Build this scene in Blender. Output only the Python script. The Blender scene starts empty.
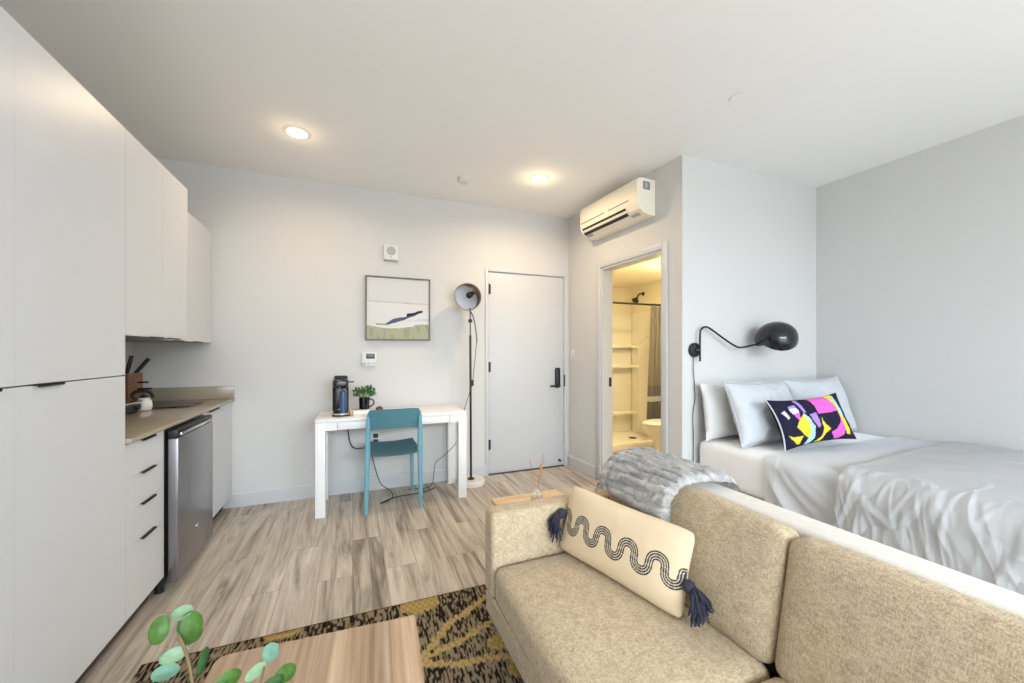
import bpy, bmesh, math, random
from mathutils import Vector, Matrix, noise
random.seed(7)
sc = bpy.context.scene
COL = sc.collection
PI = math.pi

# ------------------------------------------------------------------ camera, world, exposure
TH = math.atan(159.5 / 392.0)
cam_d = bpy.data.cameras.new('camera')
cam = bpy.data.objects.new('camera', cam_d); COL.objects.link(cam)
cam.location = (0, 0, 1.29)
cam.rotation_euler = (PI / 2, 0, -TH)
cam_d.sensor_width = 36.0
cam_d.lens = 392.0 / 1024 * 36
cam_d.shift_y = 10.2 / 1024
cam_d.clip_start = 0.02
sc.camera = cam

w = bpy.data.worlds.new('daylight'); sc.world = w; w.use_nodes = True
w.node_tree.nodes['Background'].inputs['Color'].default_value = (0.86, 0.94, 1.0, 1)
w.node_tree.nodes['Background'].inputs['Strength'].default_value = 1.0
sc.view_settings.view_transform = 'Standard'
sc.view_settings.look = 'None'
sc.view_settings.gamma = 1
sc.view_settings.use_curve_mapping = False
sc.view_settings.exposure = 1.23
sc.cycles.max_bounces = 12
sc.cycles.diffuse_bounces = 8
sc.cycles.glossy_bounces = 4
sc.cycles.caustics_reflective = False
sc.cycles.caustics_refractive = False
sc.cycles.sample_clamp_indirect = 6.0
sc.cycles.use_denoising = True

def area(name, loc, rot, sx, sy, power, color=(1, 1, 1), shape='RECTANGLE', spread=PI):
    d = bpy.data.lights.new(name, 'AREA'); d.shape = shape; d.size = sx; d.size_y = sy
    d.energy = power; d.color = color; d.spread = spread
    o = bpy.data.objects.new(name, d); COL.objects.link(o)
    o.location = loc; o.rotation_euler = rot
    return o
# daylight entering by the wide window behind the camera
area('window_daylight', (1.2, -3.2, 1.45), (PI / 2, 0, 0), 4.9, 2.45, 40, (0.80, 0.91, 1.0))
area('sky_daylight', (1.2, -5.0, 4.2), (math.radians(52), 0, 0), 8.0, 4.0, 1050, (0.765, 0.89, 1.0))

# ------------------------------------------------------------------ room numbers
CEIL = 2.806
YB = 3.885                 # entry wall
XL = -1.56                 # kitchen wall
XR = 3.976                 # wall beside the bed
YH = 2.30                  # wall at the head of the bed
YF = -3.0                  # window wall behind the camera
BP0 = Vector((2.35, 2.30, 0)); BP1 = Vector((2.275, 3.885, 0))
BD = (BP1 - BP0).normalized(); BN = Vector((-BD.y, BD.x, 0))    # along the bathroom wall / out into the room
def bw(s, off, z): return BP0 + BD * s + BN * off + Vector((0, 0, z))

# ------------------------------------------------------------------ materials
def lin(c):
    if isinstance(c, str):
        c = [int(c[i:i + 2], 16) / 255 for i in (0, 2, 4)]
    else:
        c = [x / 255 for x in c]
    return tuple((x / 12.92 if x <= 0.04045 else ((x + 0.055) / 1.055) ** 2.4) for x in c) + (1.0,)

class NT:
    def __init__(s, name):
        s.m = bpy.data.materials.new(name); s.m.use_nodes = True
        s.t = s.m.node_tree; s.b = s.t.nodes['Principled BSDF']
    def n(s, typ, **kw):
        nd = s.t.nodes.new(typ)
        for k, v in kw.items():
            if k in nd.inputs: nd.inputs[k].default_value = v
            else: setattr(nd, k, v)
        return nd
    def l(s, a, b): s.t.links.new(a, b)
    def ramp(s, fac, stops):
        r = s.n('ShaderNodeValToRGB'); e = r.color_ramp.elements
        while len(e) < len(stops): e.new(0.5)
        for i, (p, c) in enumerate(stops): e[i].position = p; e[i].color = c
        s.l(fac, r.inputs['Fac']); return r.outputs['Color']
    def obj(s, scale):
        t = s.n('ShaderNodeTexCoord'); m = s.n('ShaderNodeMapping'); m.inputs['Scale'].default_value = scale
        s.l(t.outputs['Object'], m.inputs['Vector']); return m.outputs['Vector']
    def noise(s, vec, scale, detail=3, rough=0.5):
        q = s.n('ShaderNodeTexNoise', Scale=scale, Detail=detail, Roughness=rough)
        s.l(vec, q.inputs['Vector']); return q.outputs['Fac']
    def bump(s, h, strength=0.3, dist=0.01):
        b = s.n('ShaderNodeBump', Strength=strength, Distance=dist)
        s.l(h, b.inputs['Height']); s.l(b.outputs['Normal'], s.b.inputs['Normal'])

def plain(name, col, rough=0.5, metal=0.0, var=0.04, scale=6.0, bump=0.0, bscale=200, sheen=0.0, coat=0.0, emit=None, spec=None):
    k = NT(name); c = lin(col)
    v = k.obj((1, 1, 1)); f = k.noise(v, scale)
    a = tuple(x * (1 - var) for x in c[:3]) + (1,); b = tuple(min(1, x * (1 + var)) for x in c[:3]) + (1,)
    k.l(k.ramp(f, [(0.3, a), (0.7, b)]), k.b.inputs['Base Color'])
    k.b.inputs['Roughness'].default_value = rough; k.b.inputs['Metallic'].default_value = metal
    if sheen: k.b.inputs['Sheen Weight'].default_value = sheen; k.b.inputs['Sheen Roughness'].default_value = 0.4
    if coat: k.b.inputs['Coat Weight'].default_value = coat
    if spec is not None: k.b.inputs['Specular IOR Level'].default_value = spec
    if bump: k.bump(k.noise(v, bscale, 2), bump, 0.002)
    if emit:
        k.b.inputs['Emission Color'].default_value = lin(emit[0]); k.b.inputs['Emission Strength'].default_value = emit[1]
    return k.m

def wood(name, cols, scale=(14, 1.6, 14), rough=0.45, strips=0.0):
    k = NT(name); v = k.obj(scale)
    f = k.noise(v, 1.6, 5, 0.6)
    c = k.ramp(f, [(0.25, lin(cols[0])), (0.5, lin(cols[1])), (0.75, lin(cols[2]))])
    if strips:                                        # staves of differing tone across local X
        t = k.n('ShaderNodeTexCoord'); sx = k.n('ShaderNodeSeparateXYZ'); k.l(t.outputs['Object'], sx.inputs[0])
        m = k.n('ShaderNodeMath', operation='MULTIPLY'); k.l(sx.outputs['X'], m.inputs[0]); m.inputs[1].default_value = strips
        fl = k.n('ShaderNodeMath', operation='FLOOR'); k.l(m.outputs[0], fl.inputs[0])
        wn = k.n('ShaderNodeTexWhiteNoise', noise_dimensions='1D'); k.l(fl.outputs[0], wn.inputs['W'])
        r = k.ramp(wn.outputs['Value'], [(0, (0.72, 0.72, 0.72, 1)), (1, (1.12, 1.12, 1.12, 1))])
        mx = k.n('ShaderNodeMix', data_type='RGBA', blend_type='MULTIPLY'); mx.inputs[0].default_value = 1
        k.l(c, mx.inputs[6]); k.l(r, mx.inputs[7]); c = mx.outputs[2]
    k.l(c, k.b.inputs['Base Color']); k.b.inputs['Roughness'].default_value = rough
    return k.m

def plank_floor():
    k = NT('plank_floor'); t = k.n('ShaderNodeTexCoord')
    mp = k.n('ShaderNodeMapping'); mp.inputs['Rotation'].default_value = (0, 0, PI / 2)
    k.l(t.outputs['Object'], mp.inputs['Vector'])
    br = k.n('ShaderNodeTexBrick', Scale=1.0); br.offset = 0.37
    br.inputs['Brick Width'].default_value = 1.22; br.inputs['Row Height'].default_value = 0.182
    br.inputs['Mortar Size'].default_value = 0.0013; br.inputs['Mortar Smooth'].default_value = 0.2
    br.inputs['Color1'].default_value = (0, 0, 0, 1); br.inputs['Color2'].default_value = (1, 1, 1, 1)
    br.inputs['Mortar'].default_value = (0.5, 0.5, 0.5, 1)
    k.l(mp.outputs['Vector'], br.inputs['Vector'])
    # per-plank shift so that the grain does not run on from plank to plank
    sc_ = k.n('ShaderNodeVectorMath', operation='SCALE'); k.l(br.outputs['Color'], sc_.inputs[0]); sc_.inputs['Scale'].default_value = 7.0
    ad = k.n('ShaderNodeVectorMath', operation='ADD'); k.l(t.outputs['Object'], ad.inputs[0]); k.l(sc_.outputs[0], ad.inputs[1])
    m2 = k.n('ShaderNodeMapping'); m2.inputs['Scale'].default_value = (10, .75, 1); k.l(ad.outputs[0], m2.inputs['Vector'])
    n1 = k.n('ShaderNodeTexNoise', Scale=1.0, Detail=7, Roughness=0.66, Distortion=1.5); k.l(m2.outputs[0], n1.inputs['Vector'])
    m3 = k.n('ShaderNodeMapping'); m3.inputs['Scale'].default_value = (60, 3, 1); k.l(ad.outputs[0], m3.inputs['Vector'])
    n2 = k.n('ShaderNodeTexNoise', Scale=1.0, Detail=3); k.l(m3.outputs[0], n2.inputs['Vector'])
    a1 = k.n('ShaderNodeMath', operation='MULTIPLY_ADD'); k.l(br.outputs['Color'], a1.inputs[0]); a1.inputs[1].default_value = 0.09; k.l(n1.outputs['Fac'], a1.inputs[2])
    a2 = k.n('ShaderNodeMath', operation='MULTIPLY_ADD'); k.l(n2.outputs['Fac'], a2.inputs[0]); a2.inputs[1].default_value = 0.18; k.l(a1.outputs[0], a2.inputs[2])
    c = k.ramp(a2.outputs[0], [(0.40, lin('6a6058')), (0.52, lin('928679')), (0.63, lin('b3a799')), (0.82, lin('cfc5b8'))])
    dk = k.n('ShaderNodeMix', data_type='RGBA'); k.l(br.outputs['Fac'], dk.inputs[0]); k.l(c, dk.inputs[6]); dk.inputs[7].default_value = lin('857a70')
    k.l(dk.outputs[2], k.b.inputs['Base Color']); k.b.inputs['Roughness'].default_value = 0.42
    k.b.inputs['Specular IOR Level'].default_value = 0.35
    return k.m

def linen(name, c0, c1, c2, scale=1.0, sheen=0.2):
    k = NT(name)
    va = k.obj((55 * scale, 330 * scale, 330 * scale)); vb = k.obj((330 * scale, 330 * scale, 45 * scale)); vd = k.obj((330 * scale, 55 * scale, 330 * scale)); vc = k.obj((1, 1, 1))
    na = k.noise(va, 1.0, 2); nb = k.noise(vb, 1.0, 2); nd_ = k.noise(vd, 1.0, 2); nc = k.noise(vc, 25 * scale, 3)
    m = k.n('ShaderNodeMath', operation='ADD'); k.l(na, m.inputs[0]); k.l(nb, m.inputs[1]); m0 = m
    m = k.n('ShaderNodeMath', operation='ADD'); k.l(m0.outputs[0], m.inputs[0]); k.l(nd_, m.inputs[1])
    m2 = k.n('ShaderNodeMath', operation='MULTIPLY_ADD'); k.l(nc, m2.inputs[0]); m2.inputs[1].default_value = 0.45; k.l(m.outputs[0], m2.inputs[2])
    d = k.n('ShaderNodeMath', operation='MULTIPLY'); k.l(m2.outputs[0], d.inputs[0]); d.inputs[1].default_value = 0.29
    k.l(k.ramp(d.outputs[0], [(0.40, lin(c0)), (0.5, lin(c1)), (0.60, lin(c2))]), k.b.inputs['Base Color'])
    k.b.inputs['Roughness'].default_value = 0.9; k.b.inputs['Specular IOR Level'].default_value = 0.15
    k.b.inputs['Sheen Weight'].default_value = sheen; k.b.inputs['Sheen Roughness'].default_value = 0.35
    k.bump(m.outputs[0], 0.25, 0.002)
    return k.m

def painted(name, rough=0.85, sheen=0.0, bump=0.0, bscale=300):
    """colour of the thing's own pattern, stored on the mesh as the attribute 'pattern'"""
    k = NT(name); a = k.n('ShaderNodeAttribute'); a.attribute_name = 'pattern'
    k.l(a.outputs['Color'], k.b.inputs['Base Color']); k.b.inputs['Roughness'].default_value = rough
    k.b.inputs['Specular IOR Level'].default_value = 0.2
    if sheen: k.b.inputs['Sheen Weight'].default_value = sheen
    if bump: k.bump(k.noise(k.obj((1, 1, 1)), bscale, 2), bump, 0.002)
    return k.m

def glow(name, col, strength):
    m = bpy.data.materials.new(name); m.use_nodes = True; t = m.node_tree
    t.nodes.remove(t.nodes['Principled BSDF']); e = t.nodes.new('ShaderNodeEmission')
    e.inputs['Color'].default_value = lin(col); e.inputs['Strength'].default_value = strength
    t.links.new(e.outputs[0], t.nodes['Material Output'].inputs['Surface'])
    return m

M = {}
M['wall'] = plain('white_wall_paint', 'cdccca', 0.75, var=0.012, scale=1.5, bump=0.05, bscale=350)
M['bathwall'] = plain('cream_bathroom_paint', 'e8e0cc', 0.7, var=0.01)
M['ceiling'] = plain('white_ceiling_paint', 'f0efee', 0.85, var=0.01, scale=1.2)
M['trim'] = plain('white_trim_paint', 'c5c6c8', 0.45, var=0.01)
M['floor'] = plank_floor()
M['cab'] = plain('white_laminate', 'cccfd4', 0.38, var=0.01)
M['cabin'] = plain('cabinet_carcass', '8f8d89', 0.5, var=0.02)
M['toe'] = plain('dark_toe_kick', '423b36', 0.6, var=0.05)
M['quartz'] = plain('grey_brown_quartz', '9c9281', 0.22, var=0.06, scale=60)
M['black'] = plain('black_metal', '151517', 0.4, var=0.05)
M['blackgloss'] = plain('gloss_black', '0c0f1a', 0.16, var=0.05, coat=0.3)
M['blackplastic'] = plain('black_plastic', '17181b', 0.45, var=0.05)
M['steel'] = plain('brushed_steel', '98969a', 0.26, metal=0.9, var=0.05, scale=3)
M['darksteel'] = plain('dark_steel', '5a5d60', 0.35, metal=0.8, var=0.03)
M['chrome'] = plain('polished_steel', 'cfcfd0', 0.18, metal=1.0, var=0.02)
M['desk'] = plain('white_lacquer', 'ecebea', 0.35, var=0.01)
M['teal'] = plain('teal_plastic', '6fa3b0', 0.42, var=0.03)
M['glasscook'] = plain('cooktop_glass', '0b0b0c', 0.12, var=0.03)
M['bluetank'] = plain('tinted_tank', '4a5f80', 0.15, var=0.05, metal=0.3)
M['blockwood'] = wood('walnut_block', ('5a3c28', '7a5238', '95694a'), (20, 20, 3))
M['tablewood'] = wood('blond_oak_staves', ('8d7052', 'b2967a', 'ceb598'), (30, 0.8, 30), 0.4, strips=12)
M['palewood'] = wood('pale_pine', ('d3ae80', 'e0bf93', 'eacfa8'), (3, 20, 20), 0.5)
M['reed'] = plain('rattan_reed', 'b58a63', 0.8, var=0.1, scale=40)
def thin_glass():
    m = bpy.data.materials.new('clear_glass'); m.use_nodes = True; t = m.node_tree; b = t.nodes['Principled BSDF']
    b.inputs['Base Color'].default_value = (.9, .88, .85, 1); b.inputs['Roughness'].default_value = .08
    tr = t.nodes.new('ShaderNodeBsdfTransparent'); mx = t.nodes.new('ShaderNodeMixShader'); mx.inputs[0].default_value = .35
    t.links.new(tr.outputs[0], mx.inputs[1]); t.links.new(b.outputs[0], mx.inputs[2]); t.links.new(mx.outputs[0], t.nodes['Material Output'].inputs['Surface'])
    return m
M['glass'] = thin_glass()
M['sofaglare'] = linen('sofa_weave_glare', 'd0cbc2', 'd8d3ca', 'dfdad2')  # sofa weave paled to paint in the glare along the back
M['sofa'] = linen('sofa_weave', '9a886e', 'b7a488', 'cbba9f')
M['sheet'] = plain('ivory_sheet', 'eff0f2', 0.85, var=0.015, sheen=0.15)
M['white_cloth'] = plain('white_cotton', 'd6d4d2', 0.85, var=0.015, sheen=0.15)
M['grey_cloth'] = plain('grey_cotton', 'dededf', 0.85, var=0.02, sheen=0.2)
M['sham'] = plain('pale_grey_cotton', 'bfc2c6', 0.85, var=0.02, sheen=0.2)
M['piping'] = plain('dark_grey_piping', '55575c', 0.8)
M['bedbase'] = plain('white_bed_base', 'dcdad7', 0.6)
M['art'] = painted('painted_canvas', 0.8)
M['lumbarbed'] = painted('printed_cushion', 0.8)
M['cream'] = painted('cream_canvas', 0.9, 0.1, 0.15, 500)
M['rug'] = painted('woven_jute', 0.95, 0, 0.3, 400)
M['navy'] = plain('navy_yarn', '2c2e3c', 0.85, var=0.25, scale=120)
M['bronze'] = plain('bronze_frame', '5d5240', 0.4, metal=0.5)
M['lampbrown'] = plain('dark_bronze_enamel', '3a2c20', 0.3, metal=0.35)
M['whiteenamel'] = plain('white_enamel', 'dcdde2', 0.5)
M['marble'] = plain('white_marble', 'e4e0d9', 0.35, var=0.05, scale=18)
M['plastic'] = plain('white_plastic', 'd8d8d6', 0.45, var=0.01)
M['acwhite'] = plain('warm_white_plastic', 'eee6d2', 0.4, var=0.01)
M['greyplastic'] = plain('grey_plastic', 'adafab', 0.5)
M['label'] = plain('grey_sticker', '7f8488', 0.5)
M['screen'] = plain('dark_green_display', '2f4a40', 0.25)
M['porcelain'] = plain('white_porcelain', 'e9e4dc', 0.2, var=0.01)
M['acrylic'] = plain('white_acrylic', 'ece8df', 0.28, var=0.01)
M['leaf'] = plain('green_leaf', '5c8538', 0.45, var=0.25, scale=60)
M['leafpale'] = plain('pale_green_leaf', 'a9c9a4', 0.5, var=0.15, scale=50)
M['leafteal'] = plain('blue_green_leaf', '86b09a', 0.5, var=0.15, scale=50)
M['leafdark'] = plain('dark_green_leaf', '3f6a34', 0.5, var=0.2, scale=60)
M['stem'] = plain('brown_stem', '6a5638', 0.7, var=0.2, scale=60)
M['herb'] = plain('bushy_leaf', '436a34', 0.6, var=0.35, scale=90)
M['brown'] = plain('brown_shell', '5e3a2c', 0.5, var=0.3, scale=60)
M['kraft'] = plain('kraft_card', 'c8a57c', 0.7)
M['whitecard'] = plain('white_card', 'ece9e5', 0.6)
M['copper'] = plain('grey_stripe', '6d6a70', 0.8)
def curtain_mat():
    k = NT('striped_curtain'); t = k.n('ShaderNodeTexCoord'); sx = k.n('ShaderNodeSeparateXYZ')
    k.l(t.outputs['Object'], sx.inputs[0])
    r = k.n('ShaderNodeValToRGB'); e = r.color_ramp.elements; r.color_ramp.interpolation = 'CONSTANT'
    st = [(0, '8f8c8c'), (0.615 / 2, 'e4e2df'), (0.68 / 2, '8f8c8c'), (0.83 / 2, 'a49c93')]
    while len(e) < len(st): e.new(0.5)
    for i, (p, c) in enumerate(st): e[i].position = p; e[i].color = lin(c)
    m = k.n('ShaderNodeMath', operation='MULTIPLY'); k.l(sx.outputs['Z'], m.inputs[0]); m.inputs[1].default_value = 0.5
    k.l(m.outputs[0], r.inputs['Fac']); k.l(r.outputs['Color'], k.b.inputs['Base Color'])
    k.b.inputs['Roughness'].default_value = 0.85
    return k.m
M['curtain'] = curtain_mat()
def throw_mat():
    k = NT('plush_throw'); v = k.obj((3, 1, 1)); f = k.noise(k.obj((30, 9, 30)), 1.0, 4, 0.65); g = k.noise(k.obj((220, 220, 220)), 1.0, 2)
    m = k.n('ShaderNodeMath', operation='MULTIPLY_ADD'); k.l(g, m.inputs[0]); m.inputs[1].default_value = 0.5; k.l(f, m.inputs[2])
    k.l(k.ramp(m.outputs[0], [(0.55, lin('a5a6ad')), (0.70, lin('cbc9c8')), (0.88, lin('e6e4e1'))]), k.b.inputs['Base Color'])
    k.b.inputs['Roughness'].default_value = 0.95; k.b.inputs['Sheen Weight'].default_value = 0.4
    k.bump(g, 0.6, 0.004)
    return k.m
M['throw'] = throw_mat()

# ------------------------------------------------------------------ mesh helpers (all coordinates in metres, world space)
MW = {}                                    # object name -> world matrix, so parts can be given in world coordinates
def box(bm, lo, hi, bev=0.0, seg=2, mat=None):
    x0, y0, z0 = lo; x1, y1, z1 = hi
    vs = [bm.verts.new(p) for p in ((x0,y0,z0),(x1,y0,z0),(x1,y1,z0),(x0,y1,z0),(x0,y0,z1),(x1,y0,z1),(x1,y1,z1),(x0,y1,z1))]
    fs = [bm.faces.new([vs[i] for i in q]) for q in ((0,3,2,1),(4,5,6,7),(0,1,5,4),(1,2,6,5),(2,3,7,6),(3,0,4,7))]
    if mat is not None:
        for v in vs: v.co = mat @ v.co
    if bev > 0:
        es = list({e for f in fs for e in f.edges})
        bmesh.ops.bevel(bm, geom=es, offset=bev, segments=seg, profile=0.5, affect='EDGES')
    return vs
def BX(lo, hi, bev=0.0, seg=2, mat=None):
    bm = bmesh.new(); box(bm, lo, hi, bev, seg, mat); return bm
def loft(bm, rings, caps=True, closed=True):
    R = [[bm.verts.new(p) for p in r] for r in rings]
    n = len(R[0])
    for a, b in zip(R, R[1:]):
        for i in range(n if closed else n - 1):
            j = (i + 1) % n
            try: bm.faces.new((a[i], a[j], b[j], b[i]))
            except ValueError: pass
    if caps and closed:
        bm.faces.new(list(reversed(R[0]))); bm.faces.new(R[-1])
    return R
def frame_at(t):
    t = t.normalized(); up = Vector((0, 0, 1)) if abs(t.z) < 0.95 else Vector((1, 0, 0))
    a = t.cross(up).normalized(); return a, a.cross(t).normalized()
def tube(bm, pts, r, seg=10, caps=True):
    pts = [Vector(p) for p in pts]; rings = []; pa = None
    for i, p in enumerate(pts):
        t = (pts[min(i + 1, len(pts) - 1)] - pts[max(i - 1, 0)])
        if t.length < 1e-9: t = Vector((0, 0, 1))
        t.normalize()
        if pa is None: a, b = frame_at(t)
        else:
            a = (pa - t * pa.dot(t)).normalized(); b = a.cross(t).normalized()
        pa = a
        rr = r[i] if isinstance(r, (list, tuple)) else r
        rings.append([p + (a * math.cos(2 * PI * k / seg) + b * math.sin(2 * PI * k / seg)) * rr for k in range(seg)])
    loft(bm, rings, caps)
def TB(pts, r, seg=10):
    bm = bmesh.new(); tube(bm, pts, r, seg); return bm
def lathe(bm, prof, origin=(0, 0, 0), axis=(0, 0, 1), seg=32, caps=True):
    o = Vector(origin); t = Vector(axis).normalized(); a, b = frame_at(t)
    loft(bm, [[o + t * z + (a * math.cos(2 * PI * k / seg) + b * math.sin(2 * PI * k / seg)) * max(r, 1e-4) for k in range(seg)] for r, z in prof], caps)
def LT(prof, origin=(0, 0, 0), axis=(0, 0, 1), seg=32, caps=True):
    bm = bmesh.new(); lathe(bm, prof, origin, axis, seg, caps); return bm
def smooth_path(pts, n=8):
    P = [Vector(p) for p in pts]; out = []
    for i in range(len(P) - 1):
        p0 = P[max(i - 1, 0)]; p1 = P[i]; p2 = P[i + 1]; p3 = P[min(i + 2, len(P) - 1)]
        for k in range(n):
            t = k / n
            out.append(0.5 * ((2 * p1) + (p2 - p0) * t + (2 * p0 - 5 * p1 + 4 * p2 - p3) * t * t + (3 * p1 - p0 - 3 * p2 + p3) * t ** 3))
    out.append(P[-1]); return out
def obj(name, bm, mat, parent=None, smooth=True, kind=None, label=None, auto=35):
    if parent is not None: bm.transform(MW[parent.name].inverted())
    bmesh.ops.recalc_face_normals(bm, faces=bm.faces)
    me = bpy.data.meshes.new(name); bm.to_mesh(me); bm.free()
    o = bpy.data.objects.new(name, me); COL.objects.link(o)
    me.materials.append(M[mat] if isinstance(mat, str) else mat)
    if smooth:
        for p in me.polygons: p.use_smooth = True
        try: me.set_sharp_from_angle(angle=math.radians(auto))
        except Exception: pass
    MW[o.name] = MW[parent.name].copy() if parent is not None else Matrix.Identity(4)
    if parent is not None: o.parent = parent
    if kind: o['kind'] = kind
    if label: o['label'] = label
    return o
def thing(name, label, cat, loc=(0, 0, 0), rz=0.0, group=None):
    o = bpy.data.objects.new(name, None); COL.objects.link(o); o.empty_display_size = 0.05
    o.location = loc; o.rotation_euler = (0, 0, rz)
    MW[o.name] = Matrix.Translation(Vector(loc)) @ Matrix.Rotation(rz, 4, 'Z')
    o['label'] = label; o['category'] = cat
    if group: o['group'] = group
    return o
def tag(o, label, cat, group=None):
    o['label'] = label; o['category'] = cat
    if group: o['group'] = group
    return o
def struct(name, bm, mat, parent=None, smooth=False, label=None):
    o = obj(name, bm, mat, parent, smooth)
    if parent is None: o['kind'] = 'structure'
    if label: o['label'] = label
    return o
def sroot(name, loc=(0, 0, 0)):
    o = bpy.data.objects.new(name, None); COL.objects.link(o); o.location = loc; o['kind'] = 'structure'
    MW[o.name] = Matrix.Translation(Vector(loc)); return o
def paint(o, fn):
    me = o.data; at = me.color_attributes.new('pattern', 'FLOAT_COLOR', 'POINT')
    for i, v in enumerate(me.vertices): at.data[i].color = fn(i, v.co)
def grid(bm, fn, nu, nv):
    V = [[bm.verts.new(fn(i / nu, j / nv)) for j in range(nv + 1)] for i in range(nu + 1)]
    for i in range(nu):
        for j in range(nv): bm.faces.new((V[i][j], V[i + 1][j], V[i + 1][j + 1], V[i][j + 1]))
    return V
def nz(x, y=0.0, z=0.0): return noise.noise(Vector((x, y, z)))
def sst(a, b, x):
    t = max(0.0, min(1.0, (x - a) / (b - a))); return t * t * (3 - 2 * t)
def basis(o, x, y, z):
    m = Matrix.Identity(4)
    for i, v in enumerate((x, y, z)):
        for k in range(3): m[k][i] = v[k]
    for k in range(3): m[k][3] = o[k]
    return m

# ------------------------------------------------------------------ the setting
struct('floor', BX((XL - .1, YF - .2, -0.1), (4.3, 5.3, 0)), 'floor')
struct('ceiling', BX((XL - .1, YF - .2, CEIL), (4.3, 5.3, CEIL + .1)), 'ceiling')
struct('wall_left', BX((XL - .1, YF - .1, 0), (XL, YB, CEIL)), 'wall')
struct('wall_right', BX((XR, YF - .1, 0), (XR + .1, YH + .0, CEIL)), 'wall')
# entry wall with the door opening
D0, D1, DZ = 1.315, 2.212, 2.128
bm = bmesh.new()
box(bm, (XL - .1, YB, 0), (D0, YB + .12, CEIL)); box(bm, (D1, YB, 0), (2.285, YB + .12, CEIL)); box(bm, (D0, YB, DZ), (D1, YB + .12, CEIL))
struct('wall_back', bm, 'wall')
# wall at the head of the bed
struct('wall_head', BX((2.352, YH, 0), (4.2, YH + .12, CEIL)), 'wall')
# bathroom wall, slightly out of square, with its doorway
bath_frame = basis(BP0, BD, BN, Vector((0, 0, 1)))
O0, O1, OZ = 0.195, 0.995, 2.125
bm = bmesh.new()
for lo, hi in (((0, -.12, 0), (O0, 0, CEIL)), ((O1, -.12, 0), (1.60, 0, CEIL)), ((O0, -.12, OZ), (O1, 0, CEIL))):
    box(bm, lo, hi, mat=bath_frame)
struct('wall_bath', bm, 'wall')
# window wall behind the camera
bm = bmesh.new()
WX0, WX1, WZ0, WZ1 = -1.25, 3.65, 0.15, 2.65
box(bm, (XL - .1, YF - .12, 0), (WX0, YF, CEIL)); box(bm, (WX1, YF - .12, 0), (XR + .1, YF, CEIL))
box(bm, (WX0, YF - .12, 0), (WX1, YF, WZ0)); box(bm, (WX0, YF - .12, WZ1), (WX1, YF, CEIL))
struct('wall_front', bm, 'wall')
bm = bmesh.new()
for x in (WX0 + .03, 0.5, 2.0, WX1 - .03): box(bm, (x - .03, YF - .09, WZ0), (x + .03, YF - .03, WZ1))
for z in (WZ0 + .03, WZ1 - .03): box(bm, (WX0, YF - .09, z - .03), (WX1, YF - .03, z + .03))
struct('window_1', bm, 'trim')
# bathroom shell
BCEIL = 2.29
struct('wall_bath_right', BX((4.07, YH + .12, 0), (4.17, 5.1, CEIL)), 'bathwall')
struct('wall_bath_back', BX((2.3, 5.0, 0), (4.17, 5.1, CEIL)), 'bathwall')
struct('wall_bath_left', BX((2.33, YB + .12, 0), (2.42, 5.0, CEIL)), 'bathwall')
bm = bmesh.new()
box(bm, (2.48, YH + .12, BCEIL), (4.07, 5.0, BCEIL + .05)); box(bm, (2.42, YB, BCEIL), (2.48, 5.0, BCEIL + .05))
struct('ceiling_bath', bm, 'bathwall')
# baseboards
def base_prof(bm, p0, p1, nrm, h=.12, t=.014):
    p0 = Vector(p0); p1 = Vector(p1); n = Vector(nrm).normalized()
    sec = [(0, 0), (t, 0), (t, h - .012), (t - .006, h), (0, h)]
    loft(bm, [[p + n * a + Vector((0, 0, z)) for a, z in sec] for p in (p0, p1)])
bm = bmesh.new(); base_prof(bm, (-.985, YB, 0), (1.277, YB, 0), (0, -1, 0)); struct('baseboard_back', bm, 'trim')
bm = bmesh.new(); base_prof(bm, bw(1.08, 0, 0), bw(1.575, 0, 0), BN); base_prof(bm, bw(0, 0, 0), bw(.115, 0, 0), BN); struct('baseboard_bath', bm, 'trim')
bm = bmesh.new(); base_prof(bm, (2.36, YH, 0), (XR, YH, 0), (0, -1, 0)); struct('baseboard_head', bm, 'trim')
bm = bmesh.new(); base_prof(bm, (XR, YF, 0), (XR, YH - .015, 0), (-1, 0, 0)); struct('baseboard_right', bm, 'trim')
# entry door: casing, slab, hinges, smart lock
dr = sroot('door_1', (1.76, YB, 0))
bm = bmesh.new(); c = .038
box(bm, (D0 - c, YB - .014, 0), (D0 - .003, YB + .1, DZ + c), .003); box(bm, (D1 + .003, YB - .014, 0), (D1 + c, YB + .1, DZ + c), .003)
box(bm, (D0 - .003, YB - .014, DZ + .003), (D1 + .003, YB + .1, DZ + c), .003)
obj('door_frame', bm, 'trim', dr)
obj('door_panel', BX((D0 + .003, YB + .004, .012), (D1 - .003, YB + .05, DZ - .003), .002), 'trim', dr)
obj('threshold', BX((D0, YB - .01, 0), (D1, YB + .1, .011), .002), 'toe', dr, label='dark threshold')
for z in (1.945, 1.13, .316):
    bm = bmesh.new(); tube(bm, [(D0 + .002, YB - .006, z - .055), (D0 + .002, YB - .006, z + .055)], .009, 10)
    box(bm, (D0 + .002, YB - .0, z - .05), (D0 + .026, YB + .006, z + .05))
    obj('hinge', bm, 'black', dr, label='black door hinge')
lk = obj('smart_lock', BX((2.098, YB - .028, .885), (2.158, YB + .004, 1.112), .022, 4), 'blackplastic', dr, label='black keypad lock')
bm = bmesh.new(); tube(bm, [(2.127, YB - .02, .915), (2.127, YB - .065, .915), (2.12, YB - .068, .915), (2.012, YB - .068, .912)], .011, 10)
obj('lever', bm, 'blackplastic', lk)
obj('strike_plate', BX((D1 - .002, YB - .016, .90), (D1 + .010, YB - .010, 1.03)), 'black', dr, label='black strike plate')
obj('door_stop', LT([(.012, 0), (.012, .03), (.008, .035)], (2.155, YB + .004, .07), (0, -1, 0), 12), 'black', dr, label='small black door stop')
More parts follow.
